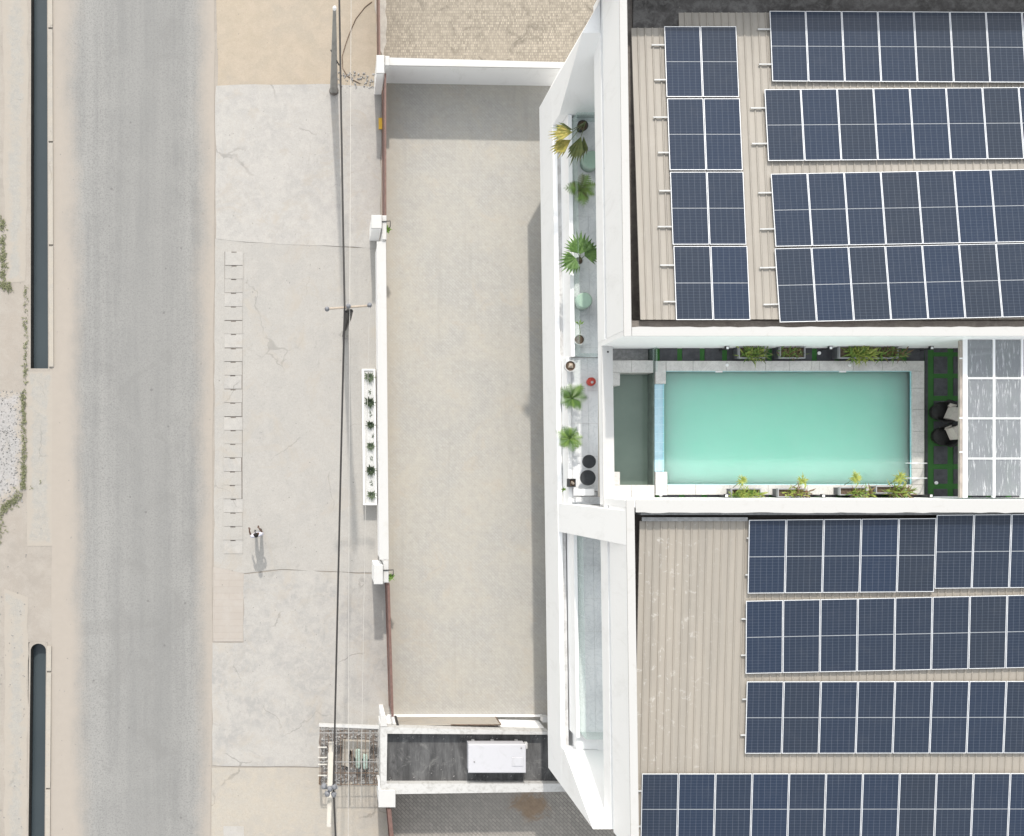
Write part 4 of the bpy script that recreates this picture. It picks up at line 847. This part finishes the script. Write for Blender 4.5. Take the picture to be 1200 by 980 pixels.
# ------------------------------------------------------------------ compound wall, gates, hut
HW = 2.2
def wall(px, z, label, capmat='white_cap', body='white_wall', capo=.03, root=None, name='boundary_wall', cat='wall', group=None):
    pts = [W(x, y, z) for x, y in px]; c = sum(pts, Vector()) / len(pts); o = empty(name, (c.x, c.y, 0), label, cat, group)
    xy = [(p.x, p.y) for p in pts]; ci = [((x - c.x) * 1 + c.x, (y - c.y) + c.y) for x, y in xy]
    def inset(d): return [(x - d * (1 if x > c.x else -1), y - d * (1 if y > c.y else -1)) for x, y in xy]
    rel(o).ext(inset(capo), 0.0, z - .08).build('wall', G[body], o); rel(o).ext(xy, z - .08, z).build('coping', G[capmat], o); return o
wall([(455, 67.5), (661, 73), (664, 80), (455, 76.5)], HW, 'white boundary wall between the courtyard and the tan paved yard')
wall([(441.5, 283), (452.3, 283), (455.5, 656), (444.5, 656)], HW, 'white street wall between the two brown gates, behind the planter')
PIL = 'white gate pillar '
def pillar(x0, x1, y0, y1, z, label, two=True):
    a = W(x0, y0, z); b = W(x1, y1, z); c = (a + b) / 2; o = empty('gate_pillar', (c.x, c.y, 0), label, 'pillar', 'white gate pillars')
    rel(o).box(a.x + .02, b.x - .02, b.y + .02, a.y - .02, 0, z - .07).build('shaft', G['white_wall'], o)
    rel(o).bevbox(a.x, b.x, b.y, a.y, z - .07, z, .02).build('cap', G['white_cap'], o)
    return o
pillar(441, 450.5, 64.5, 86, 2.6, PIL + 'where the boundary wall with the tan yard starts'); pillar(452.3 - 1.2, 456.5, 65.5, 77, 2.5, 'short white stub pillar joining the boundary wall to its gate pillar')
pillar(435, 447.5, 252, 268, 2.5, PIL + 'at the end of the street wall near the yellow board'); pillar(447.9, 453, 252.5, 281, 2.3, 'narrow white wall end next to the gate pillar near the yellow board')
pillar(438, 449, 662, 685, 2.5, PIL + 'at the end of the street wall nearer the hut'); pillar(449.3, 455.5, 657, 683, 2.3, 'narrow white wall end next to the gate pillar nearer the hut')
def gate(x0, y0, x1, y1, z, label, w=.035, mat='gate_brown'):
    a = W(x0, y0, z); b = W(x1, y1, z); d = (b - a); L = d.length; d.normalize(); c = (a + b) / 2; o = empty('sliding_gate', (c.x, c.y, 0.02), label, 'gate', 'brown metal gates'); s_ = Vector((-d.y, d.x, 0)) * w
    def bar(p, q, zz0, zz1, t, nm, mt): rel(o).ext([(p.x - s_.x * t, p.y - s_.y * t), (q.x - s_.x * t, q.y - s_.y * t), (q.x + s_.x * t, q.y + s_.y * t), (p.x + s_.x * t, p.y + s_.y * t)], zz0, zz1).build(nm, G[mt], o)
    bar(a, b, z - .06, z, 1.0, 'top_rail', 'gate_pale'); bar(a, b, .08, .16, 1.0, 'bottom_rail', mat); n = max(2, int(L / .5))
    for k in range(n): bar(a + d * (L * k / n + .01), a + d * (L * (k + 1) / n - .01), .161, z - .061, .55, 'board', mat)
gate(451.5, 86, 451.8, 254, 2.15, 'brown metal sliding gate running past the yellow board'); gate(455.3, 684, 460, 840, 2.15, 'brown metal gate between the street wall and the hut', .05); gate(456, 948, 462, 1010, 2.2, 'brown metal gate beyond the hut by the herringbone yard', .08)
gate(444, -40, 445, 64, 2.0, 'thin pale metal fence of the tan paved yard', .03, 'gate_pale')
p = W(447, 137, 1.0); o = empty('notice_board', (p.x, p.y, .03), 'small yellow board standing outside the gate', 'sign'); rel(o).box(p.x - .08, p.x + .08, p.y - .24, p.y + .24, .06, .12).build('board', G['yellow_paint'], o)
rel(o).box(p.x - .05, p.x + .05, p.y - .18, p.y + .18, .025, .059).build('foot', G['steel_rust'], o)
# bracket lamps with green tufts on the pillars
for x, y, lab in ((454.5, 268, 'green tuft on a black bracket by the yellow-board gate'), (458, 676.5, 'green tuft on a black bracket by the hut gate')):
    p = W(x, y, 2.3); o = empty('bracket_plant', (p.x, p.y, 1.9), lab, 'plant', 'bracket plants on the pillars')
    rel(o).lathe((p.x, p.y, 1.9), [(.07, 0), (.11, .2), (.1, .21)], 12).build('bowl', G['black_metal'], o); rel(o).tube([(p.x - .32, p.y + .28, 2.32), (p.x + .1, p.y + .3, 2.34), (p.x + .1, p.y + .1, 2.2), (p.x, p.y, 2.1)], .02, 6).build('bracket', G['black_metal'], o)
    b = rel(o); blades(b, (p.x, p.y, 2.1), 60, .22, (.05, .05), 0, .3, .02, random.Random(int(x))); b.build('foliage', G['leaf_fresh'], o, kind='stuff')
# street planter with six rosettes
a = W(424.3, 432.5, .65); b = W(443, 592, .65); c = (a + b) / 2; o = empty('street_planter', (c.x, c.y, .02), 'long white planter box filled with pale pebbles against the street wall', 'planter')
q = [W(424.3, 432.5, .65), W(439.6, 432.5, .65), W(441.5, 592, .65), W(426, 592, .65)]; xy = [(p.x, p.y) for p in q][::-1]; cx_, cy_ = c.x, c.y
inn = [(x + (.06 if x < cx_ else -.06), y + (.06 if y < cy_ else -.06)) for x, y in xy]
rel(o).ringp(xy, inn, .02, .65).build('box', G['white_paint'], o); rel(o).ext([(x + (.002 if x > cx_ else -.002) * -1, y) for x, y in inn], .03, .60).build('pebble_bed', G['pale_pebbles'], o)
def rosette(px, py, r, mat, n, seed, label):
    rn = random.Random(seed); p = W(px, py, .8); o = empty('agave', (p.x, p.y, .6), label, 'succulent', 'agaves in the street planter'); b = rel(o)
    for k in range(n):
        az = k * 2.39996; f = k / n; e = .25 + 1.0 * f; l = r * (1.1 - .45 * f) * rn.uniform(.85, 1.1); d = Vector((math.cos(az) * math.cos(e), math.sin(az) * math.cos(e), math.sin(e))); sd = Vector((-math.sin(az), math.cos(az), 0)) * l * .13
        bs = Vector((p.x, p.y, .6)) + Vector((math.cos(az), math.sin(az), 0)) * .02; m1 = bs + d * l * .5; b.add([bs - sd * .5, bs + sd * .5, m1 + sd, m1 - sd, bs + d * l + Vector((0, 0, .03)), m1 - Vector((0, 0, .02))], [(0, 1, 5), (1, 2, 5), (3, 0, 5), (2, 4, 5), (4, 3, 5)])
    b.build('leaves', G[mat], o, kind='stuff')
for i, (x, y, r, mt, lab) in enumerate(((433, 442, .27, 'leaf_grey', 'pale grey-green agave at the planter end nearest the pole crossarm'), (433.5, 471.5, .28, 'leaf_dark', 'large dark agave next to the pale end agave'), (434, 498, .22, 'leaf_dark', 'small dark agave, third in the planter from the crossarm pole'), (434.5, 523, .23, 'leaf_grey', 'small pale agave, fourth in the planter from the crossarm pole'), (434.5, 551.5, .28, 'leaf_dark', 'large dark agave next to the small end agave nearer the hut'), (435.5, 580.5, .23, 'leaf_grey', 'small pale agave at the planter end nearer the hut'))): rosette(x, y, r, mt, 30, i, lab)
rn = random.Random(9)
for i, (x, y) in enumerate(((433.5, 458.5), (434, 485), (437, 511), (435, 537.5), (435, 566))):
    p = W(x, y, .62); b = MB((p.x, p.y, .6)); blades(b, (p.x, p.y, .6), 16, .09, (.05, .09), 0, .2, .016, rn); b.build('seedling', G['leaf_dark'], label=f'tiny dark seedling between the {ordn(i)} and {ordn(i + 1)} agave counted from the crossarm pole', cat='seedling', group='seedlings between the agaves')

# hut with black roof
ZH = 2.2
a = W(444.5, 850, ZH); hut = empty('gate_hut', (W(545, 890).x, W(545, 890).y, 0), 'white walled hut with flat black roof between gate and building', 'hut')
P = lambda x, y: W(x, y, ZH).to_2d()
oc = [P(445.5, 852), P(643, 857.5), P(689, 927.5), P(446, 931)]; ic = [P(453.8, 860), P(641.6, 861), P(679, 918.5), P(453, 918.5)]
oc = [tuple(p) for p in oc][::-1]; ic = [tuple(p) for p in ic][::-1]
rel(hut).ext([(x + (.03 if x < 4 else -.03), y + (.03 if y < -11 else -.03)) for x, y in oc], 0, ZH - .6).build('wall', G['white_wall'], hut)
rel(hut).ringp(oc, ic, ZH - .62, ZH).build('parapet', G['dirty_cap'], hut)
rel(hut).ext([(x + (-.01 if x < 4 else .01), y + (-.01 if y < -11 else .01)) for x, y in ic], ZH - .6, ZH - .42).build('roof', G['bitumen'], hut)
rn = random.Random(4)
for k in range(46):      # grit left along the roof edges
    x = rn.uniform(456, 640); y = rn.choice([rn.uniform(862.5, 866), rn.uniform(908, 916)]) if rn.random() < .85 else rn.uniform(868, 912); p = W(x, y, ZH - .4); s_ = rn.uniform(.015, .045)
    if k < 1: grit = MB((p.x, p.y, ZH - .42))
    grit.add([(p.x - s_, p.y - s_, ZH - .425), (p.x + s_, p.y - s_ * .6, ZH - .425), (p.x + s_ * .5, p.y + s_, ZH - .425), (p.x, p.y, ZH - .41 + s_ * .5)], [(2, 1, 0), (0, 1, 3), (1, 2, 3), (2, 0, 3)])
grit.build('mortar_grit', G['pale_stone'], kind='stuff')
pl = pillar(443.5, 463.5, 926, 946.5, 2.3, PIL + 'behind the hut by the herringbone yard')
wall([(446, 838.5), (452.5, 838.5), (453.5, 851.5), (446, 851.5)], 2.2, 'short white wall stub at the hut corner by the brown gate', name='wall_stub')
# white equipment box on the hut roof
zt = ZH - .42; a = W(549.5, 873, ZH + .35); b = W(615.5, 905, ZH + .35); c = (a + b) / 2; o = empty('equipment_box', (c.x, c.y, zt), 'white metal equipment box with small hatch on the black hut roof', 'equipment box')
rel(o).bevbox(a.x, b.x, b.y, a.y, zt + .1, zt + .72, .035).build('casing', G['box_paint'], o); rel(o).bevbox(a.x - .03, b.x + .03, b.y - .03, a.y + .03, zt + .721, zt + .80, .03).build('lid', G['box_paint'], o)
h0 = W(600, 888, ZH + .4); h1 = W(613, 898, ZH + .4); rel(o).bevbox(h0.x, h1.x, h1.y, h0.y, zt + .801, zt + .83, .012).build('hatch', G['box_paint'], o)
for x, y in ((556, 893), (611, 877)): q = W(x, y, ZH + .4); rel(o).lathe((q.x, q.y, zt + .801), [(.035, 0), (.03, .025)], 10).build('bolt', G['steel_grey'], o)
for x in (a.x + .25, c.x - .1, b.x - .25):
    rel(o).box(x - .06, x + .06, b.y - .16, a.y + .05, zt, zt + .099).build('foot', G['dirty_cap'], o)
q = W(618, 875, ZH + .2); rel(o).box(b.x + .031, b.x + .14, q.y - .12, q.y + .12, zt + .3, zt + .5).build('outlet', G['grey_white'], o)
# tan roller door in the hut wall facing the courtyard, small grey meter box
yw = W(545, 852, ZH).y + (-.03)
dz = lambda x: W(x, 850, 1.0).x
dr_ = rel(hut).box(dz(466), dz(583), yw - .02, yw + .012, .32, 1.72).build('roller_door', G['concrete_tan'], hut)
rel(hut).box(dz(466) - .10, dz(466) - .005, yw, yw + .05, .2, 1.85).build('door_jamb', G['black_metal'], hut)
rel(hut).box(dz(526), dz(583), yw, yw + .03, 1.725, 1.775).build('door_lintel', G['steel_rust'], hut)
rel(hut).box(dz(583) + .005, dz(583) + .05, yw, yw + .03, .32, 1.72).build('door_jamb', G['steel_rust'], hut)
rel(hut).box(dz(455), dz(640), yw + .001, yw + .06, .03, .25).build('plinth', G['white_wall'], hut)
q = W(637, 846, 1.0); MB((q.x, yw + .1, .8)).box(q.x - .1, q.x + .14, yw + .004, yw + .22, .8, 1.3).build('meter_box', G['grey_white'], label='small grey meter box on the hut wall beside the building', cat='meter box')
# ------------------------------------------------------------------ mesh cage at the kerb with poles through it
ZG = 1.25
c = W(410, 888); cage = empty('steel_cage', (c.x, c.y, .02), 'rusty steel bar cage with white top beam full of junk beside the hut', 'cage')
def cw(x, y, z=ZG): return W(x, y, z)
a = cw(374, 848); b = cw(444, 850.5)
rel(cage).ext([(a.x, a.y), (b.x, b.y), (b.x, b.y - .12), (a.x, a.y - .12)][::-1], ZG - .1, ZG + .08).build('top_beam', G['white_cap'], cage)
for x, y in ((374.5, 919), (443, 921), (409, 920)): q = cw(x, y); rel(cage).box(q.x - .035, q.x + .035, q.y - .035, q.y + .035, .02, ZG - .105).build('post', G['steel_rust'], cage)
for x in [375 + 4.85 * k for k in range(15)]:
    pa, pb = cw(x, 851), cw(x, 920); rel(cage).tube([pa, pb], .013, 5).build('bar', G['steel_rust' if random.random() < .6 else 'steel_grey'], cage)
for y in (854.5, 859, 893, 906, 919.5): pa, pb = cw(374, y, ZG + .03), cw(443.5, y, ZG + .03); rel(cage).tube([pa, pb], .016, 5).build('cross_bar', G['steel_grey' if y < 900 else 'steel_rust'], cage)
for y in (876, 888, 896, 909):
    pa, pb = cw(372.5, y, 1.6), cw(383, y, 1.6); rel(cage).tube([pa, pb], .03, 6).build('side_bar', G['pole_pale'], cage)
for k in range(9):       # uprights of the front side
    x = 376 + 8 * k; pa = cw(x, 920.5, ZG); pb = Vector((pa.x, pa.y, .03)); rel(cage).tube([pa, pb], .012, 5).build('upright', G['steel_rust'], cage)
sheet('dark_ground', [(375, 852), (443, 853), (442, 918), (376, 917)], .034, 'gutter', .08, step=.3)  # dark-coloured ground sheet filling the inside of the cage
def junk(name, x0, x1, y0, y1, z0, z1, mat, lab, cat): return pxbox(None, x0, x1, y0, y1, z1, z0, z1, name, mat, .02, label=lab, cat=cat)
def slab_thing():
    a = W(402, 867, .3); b = W(434, 900, .3); o = empty('broken_slab', ((a.x + b.x) / 2, (a.y + b.y) / 2, .035), 'broken tan concrete slab lying inside the steel cage', 'slab')
    pts = [W(402, 868, .3), W(433, 869, .3), W(432, 890, .3), (W(424, 889, .3)), W(422, 899, .3), W(410, 878, .3), W(408, 899, .3), W(401, 897, .3)]
    rel(o).ext([(p.x, p.y) for p in pts], .04, .28).build('slab', G['concrete_tan'], o)
    rel(o).tube([W(413, 880, .4), W(414, 900, .3)], .05, 7).build('rusty_bar', G['steel_rust'], o)
slab_thing()
plain('verdigris', (.33, .41, .37), .7, 0, .25, 6); 
for i, (x0, x1, y0, y1, lab) in enumerate(((417.5, 421.5, 878, 900, 'pale green drum lying next to the rusty bar inside the cage'), (426, 430, 884, 901, 'pale green drum lying at the slab edge inside the cage'))):
    p, q = W((x0 + x1) / 2, y0, .5), W((x0 + x1) / 2, y1, .45); o = empty('small_drum', ((p.x + q.x) / 2, (p.y + q.y) / 2, .29), lab, 'drum', 'drums inside the cage'); rel(o).tube([p, p.lerp(q, .1), p.lerp(q, .9), q], [.08, .1, .1, .08], 12).build('body', G['verdigris'], o, True); rel(o).tube([q, q + (q - p) * .04], [.05, .05], 8).build('cap', G['steel_grey'], o)
rn = random.Random(8); b = MB(W(410, 885))
for k in range(260):
    x = rn.uniform(376, 442); y = rn.uniform(852, 919); s_ = rn.uniform(.02, .10) * (1.4 if y > 900 else 1); p = W(x, y, .05); q = [Vector((p.x + s_ * rn.uniform(.5, 1) * math.cos(t), p.y + s_ * rn.uniform(.5, 1) * math.sin(t), .036)) for t in (0, 1.6, 3.1, 4.7)]
    b.add(q + [Vector((p.x, p.y, .05 + s_ * .8))], [(0, 1, 4), (1, 2, 4), (2, 3, 4), (3, 0, 4)])
b.build('debris', G['pale_stone'], kind='stuff')
b = MB(W(410, 885)); 
for k in range(260):
    x = rn.uniform(376, 442); y = rn.uniform(852, 919); s_ = rn.uniform(.02, .12); p = W(x, y, .05); q = [Vector((p.x + s_ * rn.uniform(.5, 1) * math.cos(t), p.y + s_ * rn.uniform(.5, 1) * math.sin(t), .036)) for t in (0, 1.6, 3.1, 4.7)]
    b.add(q + [Vector((p.x, p.y, .05 + s_ * .7))], [(0, 1, 4), (1, 2, 4), (2, 3, 4), (3, 0, 4)])
b.build('dark_debris', G['grey_stone'], kind='stuff')
for y, x0, x1 in ((876, 383, 391),): pass

# ------------------------------------------------------------------ utility poles and cables
def conc_pole(bx_, by_, h, wb, wt, mat, label, lean=(0, 0)):
    p = W(bx_, by_); o = empty('utility_pole', (p.x, p.y, .0), label, 'utility pole', 'utility poles along the forecourt')
    def sec(w, d, z): 
        c_ = .3 * w; x, y = p.x + lean[0] * z, p.y + lean[1] * z
        return [(x - w, y - d + c_, z), (x - w + c_, y - d, z), (x + w - c_, y - d, z), (x + w, y - d + c_, z), (x + w, y + d - c_, z), (x + w - c_, y + d, z), (x - w + c_, y + d, z), (x - w, y + d - c_, z)]
    rel(o).prism(sec(wb, wb * .8, 0), sec(wt, wt * .8, h)).build('shaft', G[mat], o)
    return o, Vector((p.x + lean[0] * h, p.y + lean[1] * h, h))
p1, t1 = conc_pole(391.3, 107, 8.5, .165, .055, 'pole_concrete', 'grey tapering concrete pole standing at the edge of the sandy forecourt')
rel(p1).lathe(W(391.3, 107), [(.2, 0), (.2, .1), (.17, .16)], 14).build('base_collar', G['gutter'], p1)
rel(p1).lathe(t1 - Vector((0, 0, .12)), [(.062, 0), (.065, .14), (.03, .2)], 10).build('cap', G['white_paint'], p1)
rel(p1).tube([t1 + Vector((-.13, .0, -3.9)), t1 + Vector((.2, -.1, -5.2))], .025, 6).build('strap', G['cable_black'], p1)
p2, t2 = conc_pole(404.6, 393.5, 8.5, .13, .06, 'pole_concrete', 'thin concrete pole with wooden crossarm near the white planter')
ca = t2 + Vector((-.78, -.06, -.25)); cb_ = t2 + Vector((.78, .06, -.25))
rel(p2).tube([ca, cb_], .04, 6).build('crossarm', G['wood_arm'], p2)
for q in (ca + Vector((.03, -.02, .06)), cb_ + Vector((-.03, .0, .06)), t2 + Vector((0, 0, -.02))): rel(p2).lathe(q, [(.05, -.02), (.09, .03), (.06, .09), (.08, .13), (.03, .18)], 10).build('insulator', G['porcelain'], p2)
rel(p2).tube([t2 + Vector((.10, -.12, -.35)), t2 + Vector((.09, -.12, -2.4)), t2 + Vector((-.02, -.14, -5.5))], [.075, .06, .03], 8).build('cable_riser', G['cable_black'], p2)
rel(p2).tube([t2 + Vector((-.06, -.13, -.4)), t2 + Vector((-.06, -.13, -3.2)), t2 + Vector((-.10, -.14, -7.5))], [.05, .045, .04], 8).build('cable_riser', G['cable_black'], p2)
p3, t3 = conc_pole(388.5, 872, 8.2, .145, .075, 'pole_pale', 'pale concrete pole rising through the steel cage', (-.012, -.10))
q = t3 + Vector((.04, .85, -1.6)); 
for k, (dx, dy) in enumerate(((-.22, .1), (.16, .08), (-.1, -.18), (.14, -.2), (0, 0))):
    rel(p3).lathe(q + Vector((dx, dy, .05)), [(.06, -.05), (.11, .02), (.07, .08), (.10, .13), (.04, .2)], 10).build('insulator', G['porcelain'], p3)
rel(p3).box(q.x - .32, q.x + .3, q.y - .05, q.y + .05, q.z - .12, q.z - .02).build('crossarm', G['steel_grey'], p3)
def cable(a, b, sag, r, mat, label, n=18, group='overhead cables'):
    a = Vector(a); b = Vector(b); pts = [a.lerp(b, k / n) - Vector((0, 0, sag * 4 * (k / n) * (1 - k / n))) for k in range(n + 1)]
    c = (a + b) / 2; MB((c.x, c.y, c.z - sag)).tube(pts, r, 6).build('overhead_cable', G[mat], label=label, cat='cable', group=group)
A0 = W(396, -90, 8.2); e2 = t2 + Vector((-.13, 0, -.22)); e1 = W(397.0, 60, 8.05)
cable(W(396.2, -90, 8.0), e2, .35, .034, 'cable_black', 'thick black overhead cable from the sandy forecourt pole to the crossarm pole')
cable(e2, t3 + Vector((.17, 1.0, -1.5)), .45, .034, 'cable_black', 'thick black overhead cable from the crossarm pole to the cage pole')
cable(t3 + Vector((.17, .8, -1.5)), W(398, 1090, 7.0), .1, .034, 'cable_black', 'thick black overhead cable leaving the cage pole past the tan pavement')
cable(W(412, -90, 7.4), t2 + Vector((.05, .0, -.1)), .3, .009, 'cable_pale', 'thin pale wire from the sandy forecourt to the crossarm pole')
cable(t2 + Vector((.05, .0, -.1)), W(408, 1080, 6.6), .5, .009, 'cable_pale', 'thin pale wire from the crossarm pole over the cage')
cable(t2 + Vector((.74, .05, -.05)), W(423, 940, 4.5), .5, .008, 'cable_pale', 'thin pale wire from the crossarm end down to the hut side')
# loose cable lying on the sand
pts = [W(x, y, .03) for x, y in ((436, 2), (428, 8), (417, 22), (410, 38), (405, 52), (401, 66), (401.5, 80), (407, 89), (414, 94), (422, 98))]
MB(pts[4]).tube(pts, .018, 6).build('loose_cable', G['steel_rust'], label='loose brown cable curving across the sandy forecourt', cat='cable')

# ------------------------------------------------------------------ the drone pilot
def person(px, py, face):
    p = W(px, py); o = empty('person', (p.x, p.y, .022), 'person in pale shirt and grey trousers standing beside the drain covers, forearms raised', 'person'); o.rotation_euler = (0, 0, face)
    def skin(name, pts, edges, mat, sub=2):
        me = bpy.data.meshes.new(name); me.from_pydata([q[0] for q in pts], edges, []); ob = link(me, name, G[mat], o)
        md = ob.modifiers.new('skin', 'SKIN'); md.use_smooth_shade = True; me.skin_vertices or None
        for k, q in enumerate(pts):
            sv = me.skin_vertices[0].data[k]; sv.radius = q[1]; sv.use_root = (k == 0)
        sb_ = ob.modifiers.new('sub', 'SUBSURF'); sb_.levels = sub; sb_.render_levels = sub; return ob
    r = lambda a, b=None: (a, b or a)
    # facing +y; z up
    P_ = [((0, 0, .93), r(.13, .10)), ((0, -.01, 1.15), r(.13, .10)), ((0, -.02, 1.36), r(.15, .10)), ((0, -.005, 1.48), r(.055)), ((0, .02, 1.56), r(.06)), ((0, .025, 1.64), r(.085, .10)), ((0, .02, 1.72), r(.06, .075)),
          ((-.19, -.02, 1.38), r(.055)), ((-.25, -.01, 1.12), r(.043)), ((-.27, .20, 1.16), r(.035)), ((-.25, .27, 1.17), r(.03, .02)), ((.19, -.02, 1.38), r(.055)), ((.25, -.03, 1.12), r(.043)), ((.17, .18, 1.13), r(.035)), ((.14, .25, 1.14), r(.03, .02)),
          ((-.10, 0, .86), r(.085)), ((-.11, .02, .48), r(.06)), ((-.12, -.02, .09), r(.042)), ((-.13, .11, .035), r(.035, .03)), ((.10, 0, .86), r(.085)), ((.11, .02, .48), r(.06)), ((.12, -.02, .09), r(.042)), ((.13, .11, .035), r(.035, .03))]
    E_ = [(0, 1), (1, 2), (2, 3), (3, 4), (4, 5), (5, 6), (2, 7), (7, 8), (8, 9), (9, 10), (2, 11), (11, 12), (12, 13), (13, 14), (0, 15), (15, 16), (16, 17), (17, 18), (0, 19), (19, 20), (20, 21), (21, 22)]
    for hand, cx in ((10, -.25), (14, .14)):
        bx_, by_, bz_ = P_[hand][0]
        for f, (dx, L) in enumerate(((-.024, .06), (-.008, .075), (.008, .07), (.024, .055), (.04 if hand == 10 else -.04, .04))):
            k = len(P_); th = f == 4; P_.append(((bx_ + dx, by_ + (.03 if not th else .005), bz_), r(.009))); P_.append(((bx_ + dx * (1.0 if not th else 1.25), by_ + (.03 + L * .6 if not th else .03), bz_ - .006), r(.009))); P_.append(((bx_ + dx, by_ + (.03 + L if not th else .05), bz_ - .025), r(.007))); E_ += [(hand, k), (k, k + 1), (k + 1, k + 2)]
    skin('body', P_, E_, 'skin')
    skin('shirt', [((0, 0, .90), r(.155, .12)), ((0, -.01, 1.15), r(.15, .12)), ((0, -.02, 1.37), r(.165, .115)), ((0, -.01, 1.455), r(.075)), ((-.20, -.02, 1.38), r(.075)), ((-.25, -.01, 1.17), r(.062)), ((.20, -.02, 1.38), r(.075)), ((.25, -.03, 1.17), r(.062))], [(0, 1), (1, 2), (2, 3), (2, 4), (4, 5), (2, 6), (6, 7)], 'shirt')
    skin('trousers', [((0, 0, .93), r(.14, .115)), ((-.10, 0, .84), r(.10)), ((-.11, .02, .48), r(.075)), ((-.12, -.02, .10), r(.06)), ((.10, 0, .84), r(.10)), ((.11, .02, .48), r(.075)), ((.12, -.02, .10), r(.06))], [(0, 1), (1, 2), (2, 3), (0, 4), (4, 5), (5, 6)], 'trousers')
    # hair cap, nose, eyes
    def ell(c_, rx, ry, rz, zmin, name, mat):
        b = MB(); n, m_ = 14, 8; v = []; fs = []
        for j in range(m_ + 1):
            ph = zmin + (math.pi / 2 - zmin) * j / m_
            for k in range(n): t = 2 * math.pi * k / n; v.append((c_[0] + rx * math.cos(ph) * math.cos(t), c_[1] + ry * math.cos(ph) * math.sin(t), c_[2] + rz * math.sin(ph)))
        for j in range(m_):
            for k in range(n): fs.append((j*n + k, j*n + (k + 1) % n, (j + 1)*n + (k + 1) % n, (j + 1)*n + k))
        fs.append(tuple(range(n - 1, -1, -1))); return b.add(v, fs).build(name, G[mat], o, True)
    ell((0, .005, 1.665), .092, .108, .115, -.15, 'hair', 'hair'); ell((0, .118, 1.625), .014, .02, .02, -1.2, 'nose', 'skin')
    for sx in (-1, 1): ell((sx * .034, .10, 1.65), .012, .012, .01, -1.2, 'eye', 'white_wall'); ell((sx * .09, .02, 1.64), .012, .02, .03, -1.2, 'ear', 'skin'); ell((sx * .125, .045, .03), .05, .125, .06, -.4, 'shoe', 'shoe')
    # controller between the hands
    return o
person(303.2, 624.5, R(14))
p = W(303, 624.5, 1.1)

# ------------------------------------------------------------------ verge: stones, weeds
def stones(name, region, n, smin, smax, mat, seed, z=.01):
    rn = random.Random(seed); b = MB()
    for k in range(n):
        x = rn.uniform(region[0], region[1]); y = rn.uniform(region[2], region[3]); s_ = rn.uniform(smin, smax); p = W(x, y, 0); m_ = 5; q = []
        for j in range(m_): t = 2 * math.pi * j / m_ + rn.uniform(-.3, .3); q.append((p.x + s_ * rn.uniform(.6, 1) * math.cos(t), p.y + s_ * rn.uniform(.6, 1) * math.sin(t), z))
        q += [(p.x + rn.uniform(-.3, .3) * s_, p.y + rn.uniform(-.3, .3) * s_, z + s_ * rn.uniform(.5, .9))]
        b.add(q, [(j, (j + 1) % m_, m_) for j in range(m_)])
    return b.build(name, G[mat], kind='stuff')
stones('rubble', (-6, 26, 458, 588), 420, .012, .055, 'pale_stone', 1); stones('dark_rubble', (-6, 26, 458, 588), 120, .015, .06, 'grey_stone', 2)
stones('forecourt_gravel', (396, 442, 84, 104), 90, .02, .07, 'pale_stone', 3, .03); stones('road_grit', (66, 250, -10, 990), 160, .012, .03, 'grey_stone', 4, .013); stones('pavement_grit', (256, 440, 105, 835), 120, .010, .028, 'grey_stone', 5, .026)
stones('verge_grit', (0, 34, 590, 980), 60, .012, .04, 'grey_stone', 6, .01)
def weeds(name, path, n, seed, wid=2.0, L=.16):
    rn = random.Random(seed); b = MB()
    for k in range(n):
        t = rn.random() * (len(path) - 1); i = int(t); f = t - i; x = path[i][0] + (path[i + 1][0] - path[i][0]) * f + rn.gauss(0, wid); y = path[i][1] + (path[i + 1][1] - path[i][1]) * f + rn.gauss(0, wid)
        p = W(x, y, .01); blades(b, (p.x, p.y, .01), 3, L, (.05, .05), 0, .3, .02, rn)
    return b.build(name, G['weed'], kind='stuff')
weeds('weeds', [(27, 458), (28.5, 500), (28, 545), (27, 572)], 170, 1, 1.0); weeds('weeds', [(24, 580), (12, 590), (3, 598), (-2, 640)], 130, 2, 2.2); weeds('weeds', [(2, 255), (4, 300), (3, 335), (12, 338)], 200, 3, 1.9)
weeds('weeds', [(30, 335), (30, 400), (29, 450)], 60, 4, .6); weeds('weeds', [(30, 575), (60, 560)], 2, 5, 1)
